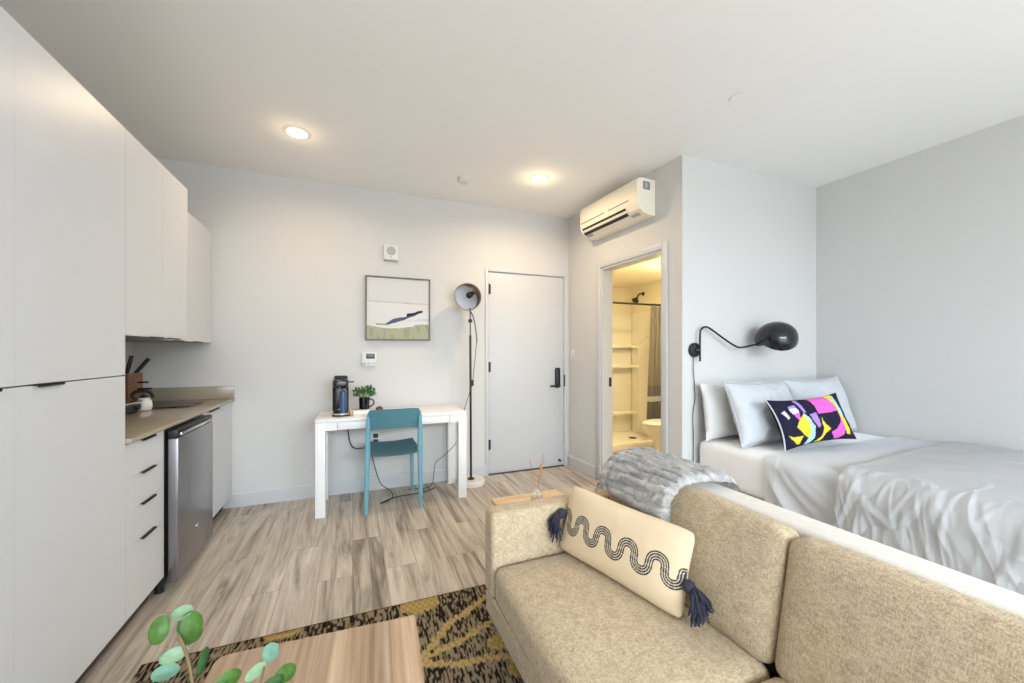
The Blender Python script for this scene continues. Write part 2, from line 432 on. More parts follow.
# bathroom doorway: casing and jamb
dr2 = sroot('door_2', bw(.595, 0, 0))
bm = bmesh.new(); cw = .055
for lo, hi in (((O0 - cw, 0, 0), (O0, .015, OZ + cw)), ((O1, 0, 0), (O1 + cw, .015, OZ + cw)), ((O0, 0, OZ), (O1, .015, OZ + cw))):
    box(bm, lo, hi, .003, mat=bath_frame)
obj('casing', bm, 'trim', dr2)
bm = bmesh.new()
for lo, hi in (((O0, -.125, 0), (O0 + .018, .002, OZ)), ((O1 - .018, -.125, 0), (O1, .002, OZ)), ((O0, -.125, OZ - .018), (O1, .002, OZ))):
    box(bm, lo, hi, mat=bath_frame)
obj('jamb', bm, 'trim', dr2)
obj('strike_plate', BX((O1 - .0215, -.112, .94), (O1 - .017, -.082, 1.03), .001, 1, bath_frame), 'black', dr2, label='black strike plate on the jamb')

# ------------------------------------------------------------------ kitchen
XF = -0.925          # cabinet fronts
ZT = 2.272
GAP = .0004
def pull(y0, y1, z, parent, x=XF):
    bm = bmesh.new()
    box(bm, (x - .015, y0, z - .001), (x + .014, y1, z + .002)); box(bm, (x + .011, y0, z - .006), (x + .014, y1, z + .002))
    return obj('edge_pull', bm, 'black', parent, smooth=False, label='slim black edge pull')
def front(name, y0, y1, z0, z1, parent, x=XF):
    return obj(name, BX((x - .019, y0 + GAP, z0 + GAP), (x, y1 - GAP, z1 - GAP)), 'cab', parent, smooth=False)
def tall(y0, y1, label, handle):
    t = thing('tall_cabinet', label, 'cabinet', (-1.24, (y0 + y1) / 2, 0), 0, 'tall pantry cabinets')
    obj('carcass', BX((XL + .005, y0 + .001, .10), (XF - .021, y1 - .001, ZT)), 'cabin', t, smooth=False)
    obj('side_panel', BX((XF - .30, y1 - .0008, .10), (XF - .020, y1 - .0001, ZT)), 'cab', t, smooth=False)
    obj('toe_kick', BX((XL + .05, y0 + .001, 0), (-.986, y1 - .001, .10)), 'toe', t, smooth=False, label='dark toe kick')
    front('upper_door', y0, y1, 1.188, ZT, t)
    d = front('lower_door', y0, y1, .10, 1.184, t); pull(handle[0], handle[1], 1.184, d)
tall(1.627, 2.236, 'tall white pantry cabinet beside the countertop', (1.70, 1.82))
tall(1.018, 1.627, 'tall white pantry cabinet cut off by the left edge of the photo', (1.44, 1.56))
# wall cabinets
t = thing('wall_cabinet', 'white double-door wall cabinet over the countertop', 'cabinet', (-1.24, 2.586, 1.363))
obj('carcass', BX((XL + .005, 2.237, 1.363), (XF - .021, 2.936, ZT)), 'cabin', t, smooth=False)
obj('end_panel', BX((XF - .13, 2.9362, 1.363), (XF, 2.9375, ZT)), 'cab', t, smooth=False)
d = front('door', 2.237, 2.597, 1.363, ZT, t); pull(2.463, 2.583, 1.363, d)
d = front('door', 2.597, 2.936, 1.363, ZT, t); pull(2.67, 2.79, 1.363, d)
t = thing('wall_cabinet', 'shallower white wall cabinet in the corner by the entry wall', 'cabinet', (-1.3, 3.41, 1.363))
obj('carcass', BX((XL + .005, 2.94, 1.363), (-1.065 - .021, YB - .003, 2.266)), 'cabin', t, smooth=False)
d = front('door', 2.94, 3.41, 1.363, 2.266, t, -1.065); pull(3.16, 3.28, 1.363, d, -1.065)
d = front('door', 3.41, YB - .003, 1.363, 2.266, t, -1.065); pull(3.50, 3.62, 1.363, d, -1.065)
# base cabinets
ZC = .882
t = thing('drawer_cabinet', 'white base cabinet with four drawers beside the small fridge', 'cabinet', (-1.24, 2.43, 0))
obj('carcass', BX((XL + .005, 2.238, .10), (XF - .021, 2.615, ZC)), 'cabin', t, smooth=False)
obj('toe_kick', BX((XL + .05, 2.238, 0), (-.986, 2.612, .10)), 'toe', t, smooth=False, label='dark toe kick')
zs = [.10, .415, .577, .725, ZC - .004]
for a, b in zip(zs, zs[1:]):
    d = front('drawer', 2.238, 2.616, a, b, t); pull(2.365, 2.50, b - .004, d)
t = thing('base_cabinet', 'white base cabinet between the small fridge and the entry wall', 'cabinet', (-1.24, 3.54, 0))
obj('carcass', BX((XL + .005, 3.212, .10), (XF - .021, YB - .003, ZC)), 'cabin', t, smooth=False)
obj('toe_kick', BX((XL + .05, 3.215, 0), (-.986, YB - .003, .10)), 'toe', t, smooth=False, label='dark toe kick')
d = front('door', 3.212, YB - .003, .10, ZC - .004, t); pull(3.30, 3.52, ZC - .008, d)
# worktop
t = thing('countertop', 'grey-brown stone countertop with backsplash above the fridge', 'countertop', (-1.23, 3.06, ZC))
obj('slab', BX((XL + .002, 2.238, ZC + .001), (-.905, YB - .002, .905), .003), 'quartz', t)
bm = bmesh.new(); box(bm, (XL + .024, YB - .022, .9055), (-.907, YB - .002, 1.008), .002)
box(bm, (XL + .002, 2.24, .9055), (XL + .022, YB - .002, 1.008), .002)
obj('backsplash', bm, 'quartz', t)
tag(obj('cooktop', BX((-1.42, 3.36, .906), (-1.05, 3.64, .912), .002), 'glasscook'), 'flat black glass cooktop set on the countertop', 'cooktop')
# compact fridge
t = thing('compact_fridge', 'stainless steel compact fridge under the countertop', 'fridge', (-1.2, 2.915, 0))
obj('body', BX((XL + .05, 2.625, .05), (-.925, 3.205, .872), .004), 'blackplastic', t, label='black fridge body')
dd = obj('door', BX((-.918, 2.635, .062), (-.868, 3.197, .825), .006, 3), 'steel', t)
tp = obj('top_trim', BX((-.918, 2.635, .8265), (-.872, 3.197, .868), .005), 'blackplastic', t, label='black top trim')
bm = bmesh.new(); box(bm, (-.874, 2.655, .834), (-.862, 2.675, .848)); box(bm, (-.874, 3.115, .834), (-.862, 3.135, .848)); box(bm, (-.866, 2.645, .836), (-.858, 3.14, .852), .002)
obj('handle', bm, 'chrome', tp, label='steel bar handle')
bd = obj('badge', LT([(.018, 0), (.018, .003), (.015, .004)], (-.868, 2.91, .24), (1, 0, 0), 24), 'chrome', dd, label='small round badge')
for y in (2.66, 3.17): obj('foot', LT([(.02, 0), (.02, .05)], (-.96, y, 0), seg=14), 'blackplastic', t)
# knife block, knives
t = thing('knife_block', 'brown wooden knife block on the countertop corner', 'knife block', (-1.465, 3.52, .905))
kb = Matrix.Translation((-1.465, 3.52, .9065)) @ Matrix.Rotation(-.2, 4, 'Z')
obj('block', BX((-.055, -.07, 0), (.055, .07, .222), .004, 2, kb), 'blockwood', t)
obj('front_plate', BX((.0555, -.07, 0), (.072, .07, .235), .003, 2, kb), 'blockwood', t)
for i, (dx, dy, tx, ty, L_) in enumerate(((-.025, -.035, -.01, -.02, .12), (.0, .02, .035, .0, .135), (.035, .035, .075, .03, .115))):
    p0 = kb @ Vector((dx, dy, .215)); p1 = kb @ Vector((dx + tx, dy + ty, .22 + L_))
    tag(obj('knife', TB([p0, p0.lerp(p1, .5), p1], [.011, .013, .012], 8), 'blackplastic'),
        ('black knife handle half hidden by the tall cabinet edge', 'thickest black knife handle, upright in the block', 'black knife handle slanting most in the block')[i], 'knife', 'knives in the block')
for i, z in enumerate((1.075, 1.03)):
    p0 = kb @ Vector((.071, .02, z - .9058)); p1 = kb @ Vector((.13 + .02 * i, .03, z - .9058))
    tag(obj('knife', TB([p0, p1], .006, 8), 'blackplastic'), ('short black handle poking sideways from the block, upper one', 'short black handle poking sideways from the block, lower one')[i], 'knife', 'small knives in the block side')
# low appliance on the counter
t = thing('countertop_grill', 'low black grill with a silver top on the countertop', 'grill', (-1.36, 3.06, .905))
obj('body', BX((-1.50, 2.80, .92), (-1.25, 3.22, .962), .008), 'blackplastic', t)
obj('top_plate', BX((-1.505, 2.795, .963), (-1.245, 3.225, .978), .006), 'chrome', t, label='silver top plate')
for y in (2.84, 3.18):
    for x in (-1.47, -1.28): obj('foot', LT([(.014, 0), (.014, .014)], (x, y, .906), seg=12), 'blackplastic', t)
obj('dial', LT([(.016, 0), (.014, .014)], (-1.25, 3.14, .94), (1, 0, 0), 16), 'black', t)
t = thing('kettle', 'small white and black kettle beside the low black grill', 'kettle', (-1.27, 3.30, .905))
obj('body', LT([(.036, 0), (.040, .006), (.043, .03), (.038, .06), (.028, .078), (.024, .082)], (-1.27, 3.30, .9065), seg=28), 'porcelain', t)
obj('lid', LT([(.025, 0), (.022, .009), (.008, .014), (.008, .022)], (-1.27, 3.30, .9890), seg=20), 'blackplastic', t, label='black lid')
obj('handle', TB(smooth_path([(-1.302, 3.285, .975), (-1.322, 3.28, 1.01), (-1.295, 3.288, 1.032), (-1.245, 3.31, 1.022), (-1.228, 3.318, .985)]), .010, 8), 'blackplastic', t, label='black handle')

# ------------------------------------------------------------------ desk and what stands on it
t = thing('desk', 'white parsons desk against the entry wall', 'desk', (.335, 3.61, 0))
X0, X1, Y0, Y1 = -.268, .937, 3.37, 3.845
obj('desktop', BX((X0, Y0, .735), (X1, Y1, .76), .002), 'desk', t)
for x in (X0, X1 - .072):
    for y in (Y0, Y1 - .072): obj('leg', BX((x, y, 0), (x + .072, y + .072, .7348), .002), 'desk', t)
bm = bmesh.new(); box(bm, (X0 + .0725, Y1 - .03, .672), (X1 - .0725, Y1 - .01, .7348))
for x in (X0 + .02, X1 - .04): box(bm, (x, Y0 + .0725, .672), (x + .02, Y1 - .0725, .7348))
box(bm, (X0 + .0725, Y0 + .005, .672), (-.112, Y0 + .02, .7348)); box(bm, (.785, Y0 + .005, .672), (X1 - .0725, Y0 + .02, .7348))
obj('apron', bm, 'desk', t)
obj('drawer', BX((-.108, Y0 + .002, .674), (.781, Y0 + .02, .733), .001), 'desk', t)
# coffee machine
t = cm = thing('coffee_machine', 'tall black capsule coffee machine on the white desk', 'coffee machine', (-.085, 3.60, .7602))
obj('body', BX((-.155, 3.545, .775), (-.03, 3.70, 1.068), .03, 4), 'blackgloss', t)
obj('base', BX((-.155, 3.50, .7605), (-.02, 3.70, .776), .006), 'blackplastic', t)
obj('head', BX((-.145, 3.515, .985), (-.035, 3.60, 1.06), .02, 4), 'blackgloss', t)
obj('cap', LT([(.055, 0), (.055, .012), (.045, .02)], (-.092, 3.62, 1.066), seg=28), 'blackplastic', t)
obj('lever', BX((-.05, 3.51, 1.035), (.012, 3.53, 1.045), .003), 'black', t)
obj('spout', LT([(.014, 0), (.02, .03)], (-.078, 3.53, .955), seg=16), 'chrome', t, label='chrome spout')
obj('water_tank', LT([(.030, 0), (.030, .17), (.02, .178)], (-.07, 3.53, .7905), seg=24), 'bluetank', t, label='blue-grey column')
obj('drip_tray', LT([(.062, 0), (.064, .012), (.05, .014)], (-.085, 3.515, .7765), seg=28), 'chrome', t, label='round steel drip tray')
# plant in a mug, mug on a little box
tag(obj('desk_organizer', BX((.005, 3.49, .7605), (.165, 3.56, .80), .006, 2), 'whitecard'), 'low white box on the desk in front of the plant mug', 'box')
tag(obj('wooden_block', BX((-.02, 3.50, .7605), (.002, 3.55, .812), .003), 'kraft'), 'small tan wooden block beside the white box', 'block')
t = thing('mug', 'dark navy mug holding a leafy plant on the desk', 'mug', (.095, 3.66, .7602))
obj('cup', LT([(.038, 0), (.042, .005), (.045, .10), (.041, .10), (.038, .012)], (.095, 3.66, .791), seg=28), 'blackgloss', t)
obj('stand', LT([(.05, 0), (.05, .03)], (.095, 3.66, .7605), seg=24), 'kraft', t)
obj('handle', TB(smooth_path([(.138, 3.655, .875), (.168, 3.65, .865), (.172, 3.65, .83), (.136, 3.655, .805)]), .006, 8), 'blackgloss', t)
t = thing('potted_plant', 'small bushy green plant growing out of the dark mug', 'plant', (.095, 3.66, .86))
bm = bmesh.new(); rs = random.Random(3)
for i in range(150):
    a = rs.uniform(0, 2 * PI); el = rs.uniform(.18, 1.0); r = rs.uniform(.05, .105)
    p = Vector((.095, 3.66, .885)) + Vector((math.cos(a) * r * math.cos(el * 1.2), math.sin(a) * r * math.cos(el * 1.2) * .8, r * math.sin(el * 1.35) * .9))
    d = (p - Vector((.095, 3.66, .85))).normalized(); a1, b1 = frame_at(d); q = rs.uniform(0, PI); s = a1 * math.cos(q) + b1 * math.sin(q)
    l = rs.uniform(.022, .034); wd = l * .38; nn = d.cross(s)
    vs = [bm.verts.new(x) for x in (p, p + d * l * .5 + s * wd + nn * .003, p + d * l, p + d * l * .5 - s * wd + nn * .003, p + d * l * .5 - nn * .002)]
    for f in ((0, 1, 4), (1, 2, 4), (2, 3, 4), (3, 0, 4)): bm.faces.new([vs[x] for x in f])
obj('foliage', bm, 'herb', t, smooth=False)
bm = bmesh.new()
for i in range(14):
    a = i * 2.4; tube(bm, [(.095 + .008 * math.cos(a), 3.66 + .008 * math.sin(a), .83), (.095 + .02 * math.cos(a), 3.66 + .02 * math.sin(a), .87), (.095 + .06 * math.cos(a), 3.66 + .05 * math.sin(a), .93)], .0016, 5)
obj('stem', bm, 'leafdark', t)
t = thing('ornament', 'small brown and white ornament on the desk behind the chair', 'ornament', (.215, 3.68, .7602))
obj('dome', LT([(.026, 0), (.034, .012), (.03, .03), (.015, .042), (.002, .045)], (.222, 3.68, .7605), seg=20), 'brown', t)
obj('rim', LT([(.02, 0), (.026, .006), (.018, .016), (.004, .02)], (.176, 3.665, .7605), seg=18), 'whitecard', t, label='white side knob')

# chair
t = thing('chair', 'teal plastic chair tucked under the white desk', 'chair', (.315, 3.50, 0))
CX = .312
def seat_pt(u, v):
    y = 3.275 + .465 * v; wd = (.205 + .015 * math.sin(v * PI)) * (1 - .0 * v); x = CX + (u - .5) * 2 * wd
    z = .452 + .022 * v * v + .016 * (2 * (u - .5)) ** 2 - .012 * math.sin(v * PI)
    return Vector((x, y, z))
bm = bmesh.new(); V = grid(bm, seat_pt, 18, 18)
ge = bmesh.ops.solidify(bm, geom=bm.faces[:], thickness=-.022)
obj('seat', bm, 'teal', t, auto=60)
def back_pt(u, v):
    a = (u - .5) * 2; x = CX + a * (.212 - .004 * v)
    y = 3.262 - .03 * v - .045 * (1 - a * a) * .9 + .03
    z0 = .672 + .020 * (abs(a) ** 8) * -1.5 + .006 * (1 - a * a); z1 = .832 + .006 * (1 - a * a) - .035 * max(0, abs(a) - .86) ** 2 / .0196
    return Vector((x, y, z0 + (z1 - z0) * v))
bm = bmesh.new(); grid(bm, back_pt, 28, 8); bmesh.ops.solidify(bm, geom=bm.faces[:], thickness=.016)
obj('backrest', bm, 'teal', t, auto=60)
def leg(bm, pts, ws, ds):
    loft(bm, [[Vector((p[0] + sx * w_, p[1] + sy * d_, p[2])) for sx, sy in ((-1,-.6),(-.6,-1),(.6,-1),(1,-.6),(1,.6),(.6,1),(-.6,1),(-1,.6))] for p, w_, d_ in zip(pts, ws, ds)])
for s in (-1, 1):
    bm = bmesh.new(); leg(bm, [(CX + s * .213, 3.295, 0), (CX + s * .206, 3.288, .42), (CX + s * .204, 3.285, .50), (CX + s * .2, 3.262, .68), (CX + s * .2, 3.247, .78)],
                          (.014, .02, .021, .0165, .012), (.014, .02, .021, .016, .009)); obj('leg', bm, 'teal', t)
for s in (-1, 1):
    bm = bmesh.new(); leg(bm, [(CX + s * .205, 3.735, 0), (CX + s * .195, 3.715, .44)], (.012, .018), (.012, .018)); obj('leg', bm, 'teal', t)

# floor lamp
LX, LY = 1.075, 3.69
t = thing('floor_lamp', 'black floor lamp with a round bronze shade beside the desk', 'floor lamp', (LX, LY, 0))
obj('base', LT([(.125, 0), (.13, .006), (.13, .042), (.124, .05)], (LX, LY, 0), seg=40), 'marble', t, label='white marble base')
obj('pole_lower', TB([(LX - .005, LY, .05), (LX - .012, LY, 1.45)], .011, 12), 'black', t)
obj('base_collar', LT([(.035, 0), (.035, .006), (.014, .012)], (LX - .005, LY, .05), seg=20), 'black', t)
obj('pole_upper', TB([(LX - .012, LY, 1.44), (LX - .012, LY, 1.66), (LX - .018, LY - .01, 1.71)], .0065, 10), 'darksteel', t, label='thin steel upper pole')
obj('clamp', LT([(.02, 0), (.02, .03)], (LX - .012, LY, 1.575), seg=16), 'black', t)
hc = Vector((1.028, 3.66, 1.818)); ax = Vector((-.68, -.58, -.44)).normalized(); HR = .132
prof = []
for i in range(15):
    a = PI - (PI - 1.28) * i / 14; prof.append((HR * math.sin(a), HR * math.cos(a)))
bm = bmesh.new(); lathe(bm, prof, hc, ax, 40, caps=False)
sh = obj('lamp_shade', bm, 'lampbrown', t)
prof2 = [((HR - .004) * math.sin(PI - (PI - 1.28) * i / 14), (HR - .004) * math.cos(PI - (PI - 1.28) * i / 14)) for i in range(15)]
bm = bmesh.new(); lathe(bm, prof2, hc, ax, 40, caps=False)
obj('shade_lining', bm, 'whiteenamel', sh, label='white inside of the shade')
bm = bmesh.new(); lathe(bm, [(.02, -.12), (.02, -.05), (.03, -.03), (.03, .0), (.02, .012)], hc + Vector((0.01, 0, .012)), ax, 20)
obj('socket', bm, 'blackplastic', sh, label='black bulb holder')
bm = bmesh.new(); tube(bm, smooth_path([(LX - .012, LY, 1.69), (LX + .02, LY - .02, 1.60), (LX + .05, LY - .01, 1.42), (LX + .052, LY, 1.38)]), .006, 8)
obj('counter_arm', bm, 'darksteel', t, label='slim steel balance arm')
bm = bmesh.new(); tube(bm, smooth_path([(LX + .05, LY, 1.38), (LX + .035, LY + .02, 1.15), (LX + .01, LY + .01, .98), (LX - .02, LY + .03, .86), (LX - .06, LY + .05, .72), (LX - .085, LY + .05, .62)]), .003, 6)
tube(bm, smooth_path([(LX - .085, LY + .05, .62), (LX - .14, LY + .03, .42), (LX - .26, LY + .03, .30), (LX - .34, LY + .06, .22), (LX - .36, LY + .08, .05), (LX - .42, LY + .04, .008), (LX - .6, LY + .06, .008)]), .003, 6)
cd = obj('power_cord', bm, 'blackplastic', t, label='thin black cord')
obj('cord_switch', BX((LX + .0, LY - .002, .955), (LX + .024, LY + .02, 1.015), .006), 'blackplastic', cd)

# wall items above the desk
ay0, ay1, az0, az1 = .110, .703, 1.397, 1.995
t = thing('framed_art', 'framed abstract landscape painting on the wall above the desk', 'painting', (.406, YB, az0))
bm = bmesh.new(); fw = .012
box(bm, (ay0, YB - .04, az0), (ay0 + fw, YB - .001, az1)); box(bm, (ay1 - fw, YB - .04, az0), (ay1, YB - .001, az1))
box(bm, (ay0 + fw, YB - .04, az0), (ay1 - fw, YB - .001, az0 + fw)); box(bm, (ay0 + fw, YB - .04, az1 - fw), (ay1 - fw, YB - .001, az1))
obj('frame', bm, 'bronze', t, smooth=False, label='thin bronze frame')
bm = bmesh.new(); AN = 130
grid(bm, lambda u, v: Vector((ay0 + fw + u * (ay1 - ay0 - 2 * fw), YB - .03, az0 + fw + v * (az1 - az0 - 2 * fw))), AN, AN)
cv = obj('canvas', bm, 'art', t, label='abstract hills, dark blue ridge and grey sky')
def art_fn(i, co):
    u = (i // (AN + 1)) / AN; v = (i % (AN + 1)) / AN
    n = nz(u * 3, v * 3, 2.0); f = nz(u * 14, v * 5, 5.0)
    sky = .60 + .012 * n
    c = lin('cccccd')
    if v < .60 + .01 * n: c = lin('d4d3d2')
    if abs(v - (.61 - .015 * u + .006 * n)) < .009: c = lin('bdb4ac')
    if .30 < v < .36 + .1 * u and u > .45 and v < .20 + .16 * u + .03 * f: c = lin('bcc4cc')
    g = .205 + .05 * math.sin(u * 5.0 + 2.2) * (1 - u) + .05 * u + .01 * f
    # dark ridge
    ax_ = (u - .30) / .60
    if 0 <= ax_ <= 1:
        top = .255 + .24 * ax_ ** 1.0 + .035 * math.sin(ax_ * 6.5) * (1 - ax_) + .012 * f + (.045 if ax_ > .55 else 0) * (1 - (ax_ - .55) / .45)
        bot = .235 + .23 * ax_ ** 1.25 - .005 + .008 * f
        if bot < v < top: c = lin('2c2d38') if (ax_ > .55 and v > bot + (top - bot) * .35) else lin('535b72') if f > -.25 else lin('3f465a')
    if .14 < u < .32 and abs(v - .24) < .008: c = lin('5c5a55')
    if v < g: c = lin('dcd9d3') if v > g - .022 and u < .75 else (lin('a5a78f') if f > -.1 else lin('989b83'))
    return c
paint(cv, art_fn)
# alarm, thermostat, outlet, switch
t = thing('smoke_alarm', 'square white wall alarm above the framed painting', 'alarm', (.338, YB, 2.15))
obj('body', BX((.271, YB - .032, 2.160), (.404, YB - .001, 2.298), .006), 'plastic', t)
obj('grille', LT([(.042, 0), (.042, .003), (.034, .003), (.034, .005), (.026, .005), (.026, .003), (.018, .003), (.018, .005), (.002, .005)], (.338, YB - .032, 2.24), (0, -1, 0), 28), 'greyplastic', t, label='round grey grille')
obj('status_lens', LT([(.008, 0), (.006, .005)], (.334, YB - .032, 2.182), (0, -1, 0), 12), 'greyplastic', t)
obj('bottom_strip', BX((.275, YB - .03, 2.149), (.40, YB - .001, 2.159), .001), 'greyplastic', t, label='grey strip along the bottom')
t = thing('thermostat', 'white thermostat with a dark display under the framed painting', 'thermostat', (.145, YB, 1.15))
obj('body', BX((.078, YB - .024, 1.155), (.208, YB - .001, 1.288), .006), 'plastic', t)
obj('display', BX((.117, YB - .0265, 1.225), (.192, YB - .0245, 1.272), .001), 'screen', t, label='dark green display')
for x in (.10, .143, .186): obj('button', BX((x - .012, YB - .0275, 1.175), (x + .012, YB - .0245, 1.187), .002), 'greyplastic', t)
t = thing('outlet', 'white wall outlet with plugs behind the teal chair', 'outlet', (.20, YB, .42))
obj('cover_plate', BX((.163, YB - .006, .42), (.237, YB - .001, .54), .002), 'plastic', t)
for z in (.508, .455): obj('plug', BX((.178, YB - .045, z - .017), (.222, YB - .0062, z + .017), .006), 'blackplastic', t, label='black plug')
bm = bmesh.new(); tube(bm, smooth_path([(-.03, 3.865, .735), (-.035, 3.86, .55), (.0, 3.83, .43), (.09, 3.81, .415), (.17, 3.82, .44), (.2, 3.835, .455)]), .005, 8)
obj('power_cord', bm, 'blackplastic', cm, label='thick black cord hanging under the desk')
bm = bmesh.new(); tube(bm, smooth_path([(.2, 3.84, .44), (.17, 3.80, .34), (.20, 3.74, .2), (.24, 3.70, .1), (.31, 3.66, .05), (.33, 3.60, .012), (.27, 3.52, .008), (.22, 3.49, .008), (.30, 3.56, .008), (.40, 3.60, .008), (.60, 3.62, .008), (.72, 3.70, .008)]), .004, 8)
tag(obj('extension_cord', bm, 'blackplastic'), 'black cord dropping from the outlet to the floor behind the chair', 'cord')
t = thing('light_switch', 'white light switch on the bathroom wall near the entry door', 'switch', bw(1.497, 0, 1.2))
obj('cover_plate', BX((1.462, .001, 1.19), (1.532, .007, 1.31), .002, 2, bath_frame), 'plastic', t)
obj('rocker', BX((1.48, .0072, 1.215), (1.514, .0105, 1.285), .002, 2, bath_frame), 'plastic', t)

# ------------------------------------------------------------------ air conditioner on the bathroom wall
t = thing('air_conditioner', 'white wall mounted air conditioner above the bathroom doorway', 'air conditioner', bw(.66, 0, 2.42))
sec = [(.002, 2.42), (.002, 2.715), (.15, 2.715), (.185, 2.70), (.197, 2.67), (.197, 2.545), (.188, 2.50), (.168, 2.462), (.13, 2.435), (.06, 2.42)]
s0, s1 = .275, 1.075
bm = bmesh.new(); loft(bm, [[bw(s, o_, z) for o_, z in sec] for s in (s0, s1)])
obj('housing', bm, 'acwhite', t, auto=25)
sec2 = [(.1975, 2.56), (.2, 2.56), (.2, 2.675), (.187, 2.706), (.150, 2.7205), (.150, 2.7155), (.1855, 2.7005), (.1975, 2.67)]
bm = bmesh.new(); loft(bm, [[bw(s, o_, z) for o_, z in sec2] for s in (s0 + .012, s1 - .012)])
obj('front_panel', bm, 'acwhite', t, auto=25)
bm = bmesh.new(); box(bm, (s0 + .10, .196, 2.549), (s0 + .36, .1985, 2.555), mat=bath_frame); box(bm, (s0 + .42, .196, 2.549), (s1 - .02, .1985, 2.555), mat=bath_frame)
obj('panel_slot', bm, 'black', t, smooth=False, label='dark panel slot')
def slanted(s_a, s_b, o0, z0, o1, z1, th, bm):
    n = Vector((0, -(z1 - z0), (o1 - o0))).normalized()
    a = [(o0, z0), (o1, z1), (o1 + n.y * th, z1 + n.z * th), (o0 + n.y * th, z0 + n.z * th)]
    loft(bm, [[bw(s, o_, z) for o_, z in a] for s in (s_a, s_b)])
for (o0, z0, o1, z1) in ((.1905, 2.504, .1835, 2.487), (.172, 2.4645, .150, 2.446)):
    bm = bmesh.new(); slanted(s0 + .15, s1 - .03, o0, z0, o1, z1, -.004, bm); slanted(s0 + .15, s1 - .03, o0, z0, o1, z1, .003, bm)
    obj('air_slot', bm, 'black', t, smooth=False, label='long black air slot')
bm = bmesh.new(); slanted(s0 + .13, s1 - .02, .186, 2.484, .174, 2.468, -.006, bm); slanted(s0 + .13, s1 - .02, .186, 2.484, .174, 2.468, .003, bm); obj('louver', bm, 'acwhite', t, smooth=False)
for s in (s0 + .04, s1 - .12):
    bm = bmesh.new(); slanted(s, s + .09, .145, 2.4425, .115, 2.4295, -.003, bm); slanted(s, s + .09, .145, 2.4425, .115, 2.4295, .003, bm); obj('vent_grille', bm, 'greyplastic', t, smooth=False, label='small grey grille')
bm = bmesh.new(); box(bm, (s0 - .0015, .06, 2.625), (s0 - .0002, .135, 2.69), mat=bath_frame); lb = obj('sticker', bm, 'label', t, smooth=False, label='grey rating sticker')
bm = bmesh.new(); box(bm, (s0 - .0025, .085, 2.637), (s0 - .0016, .118, 2.678), mat=bath_frame); obj('sticker_panel', bm, 'greyplastic', lb, smooth=False)

# ------------------------------------------------------------------ ceiling fittings
def downlight(x, y, label, power):
    t = thing('downlight', label, 'ceiling light', (x, y, CEIL - .012), 0, 'recessed ceiling lights')
    obj('trim_ring', LT([(.085, 0), (.088, -.004), (.066, -.010), (.062, -.004), (.062, 0)], (x, y, CEIL), seg=36, caps=False), 'plastic', t)
    obj('lens', LT([(.063, -.003), (.062, -.006), (.001, -.007)], (x, y, CEIL), seg=36), glow('downlight_lens', (255, 240, 215), 6.0), t, label='glowing lens')
    a = area('downlight_beam', (x, y, CEIL - .03), (0, 0, 0), .11, .11, power, (1.0, .74, .46), 'DISK', math.radians(165))
    a.parent = t; a.matrix_parent_inverse = MW[t.name].inverted()
    pd = bpy.data.lights.new('downlight_fill', 'POINT'); pd.energy = power * .09; pd.color = (1.0, .74, .42); pd.shadow_soft_size = .05  # unseen point lamp added below the lens to spread light sideways
    p = bpy.data.objects.new('downlight_fill', pd); COL.objects.link(p); p.location = (x, y, CEIL - .10)
    p.parent = t; p.matrix_parent_inverse = MW[t.name].inverted()
downlight(-.355, 3.068, 'recessed ceiling light on the kitchen side', 3.0)
downlight(1.512, 3.08, 'recessed ceiling light near the entry door and air conditioner', 6.0)
t = thing('smoke_detector', 'round white smoke detector on the ceiling between the lights', 'smoke detector', (.90, 3.33, CEIL - .04))
obj('base', LT([(.06, 0), (.06, -.012), (.055, -.014)], (.90, 3.33, CEIL), seg=32), 'plastic', t)
obj('cover', LT([(.05, -.0145), (.052, -.03), (.04, -.042), (.002, -.044)], (.90, 3.33, CEIL), seg=32), 'plastic', t)
t = thing('sprinkler_cover', 'flat white sprinkler cover on the ceiling above the sofa', 'sprinkler', (2.13, 1.65, CEIL - .012))
obj('plate', LT([(.048, -.005), (.048, -.007), (.001, -.008)], (2.13, 1.65, CEIL), seg=32), 'ceiling', t)
obj('neck', LT([(.03, 0), (.03, -.0048)], (2.13, 1.65, CEIL), seg=24), 'greyplastic', t)

# ------------------------------------------------------------------ bathroom
t = thing('shower_stall', 'white acrylic shower stall with corner shelves in the bathroom', 'shower', (3.32, 4.57, 0))
bm = bmesh.new()
box(bm, (2.43, 4.15, 0), (4.065, 4.235, .10), .012, 3); box(bm, (2.43, 4.235, 0), (4.065, 4.975, .055))
pan = obj('shower_pan', bm, 'acrylic', t)
obj('drain', LT([(.055, 0), (.055, .004), (.045, .006)], (3.72, 4.55, .0555), seg=24), 'black', pan, label='dark round drain')
obj('back_panel', BX((2.43, 4.977, .055), (4.045, 4.997, 1.88), .004), 'acrylic', t)
bm = bmesh.new(); box(bm, (4.047, 4.15, .055), (4.067, 4.976, 1.88), .004)
rp = obj('side_panel', bm, 'acrylic', t)
bm = bmesh.new(); tube(bm, [(4.046, 4.30, .15), (4.046, 4.30, 1.3)] + [(4.046, 4.56 - .26 * math.cos(a * PI / 14), 1.3 + .22 * math.sin(a * PI / 14)) for a in range(1, 14)] + [(4.046, 4.82, 1.3), (4.046, 4.82, .15)], .009, 8)
obj('arch_moulding', bm, 'acrylic', rp)
for z in (1.38, 1.08, .37):
    bm = bmesh.new()
    sh_ = [(3.60, 4.976), (3.60, 4.88), (3.64, 4.85), (3.98, 4.85), (4.046, 4.80), (4.046, 4.976)]
    loft(bm, [[Vector((x, y, zz)) for x, y in sh_] for zz in (z - .03, z)])
    obj('shelf', bm, 'acrylic', t)
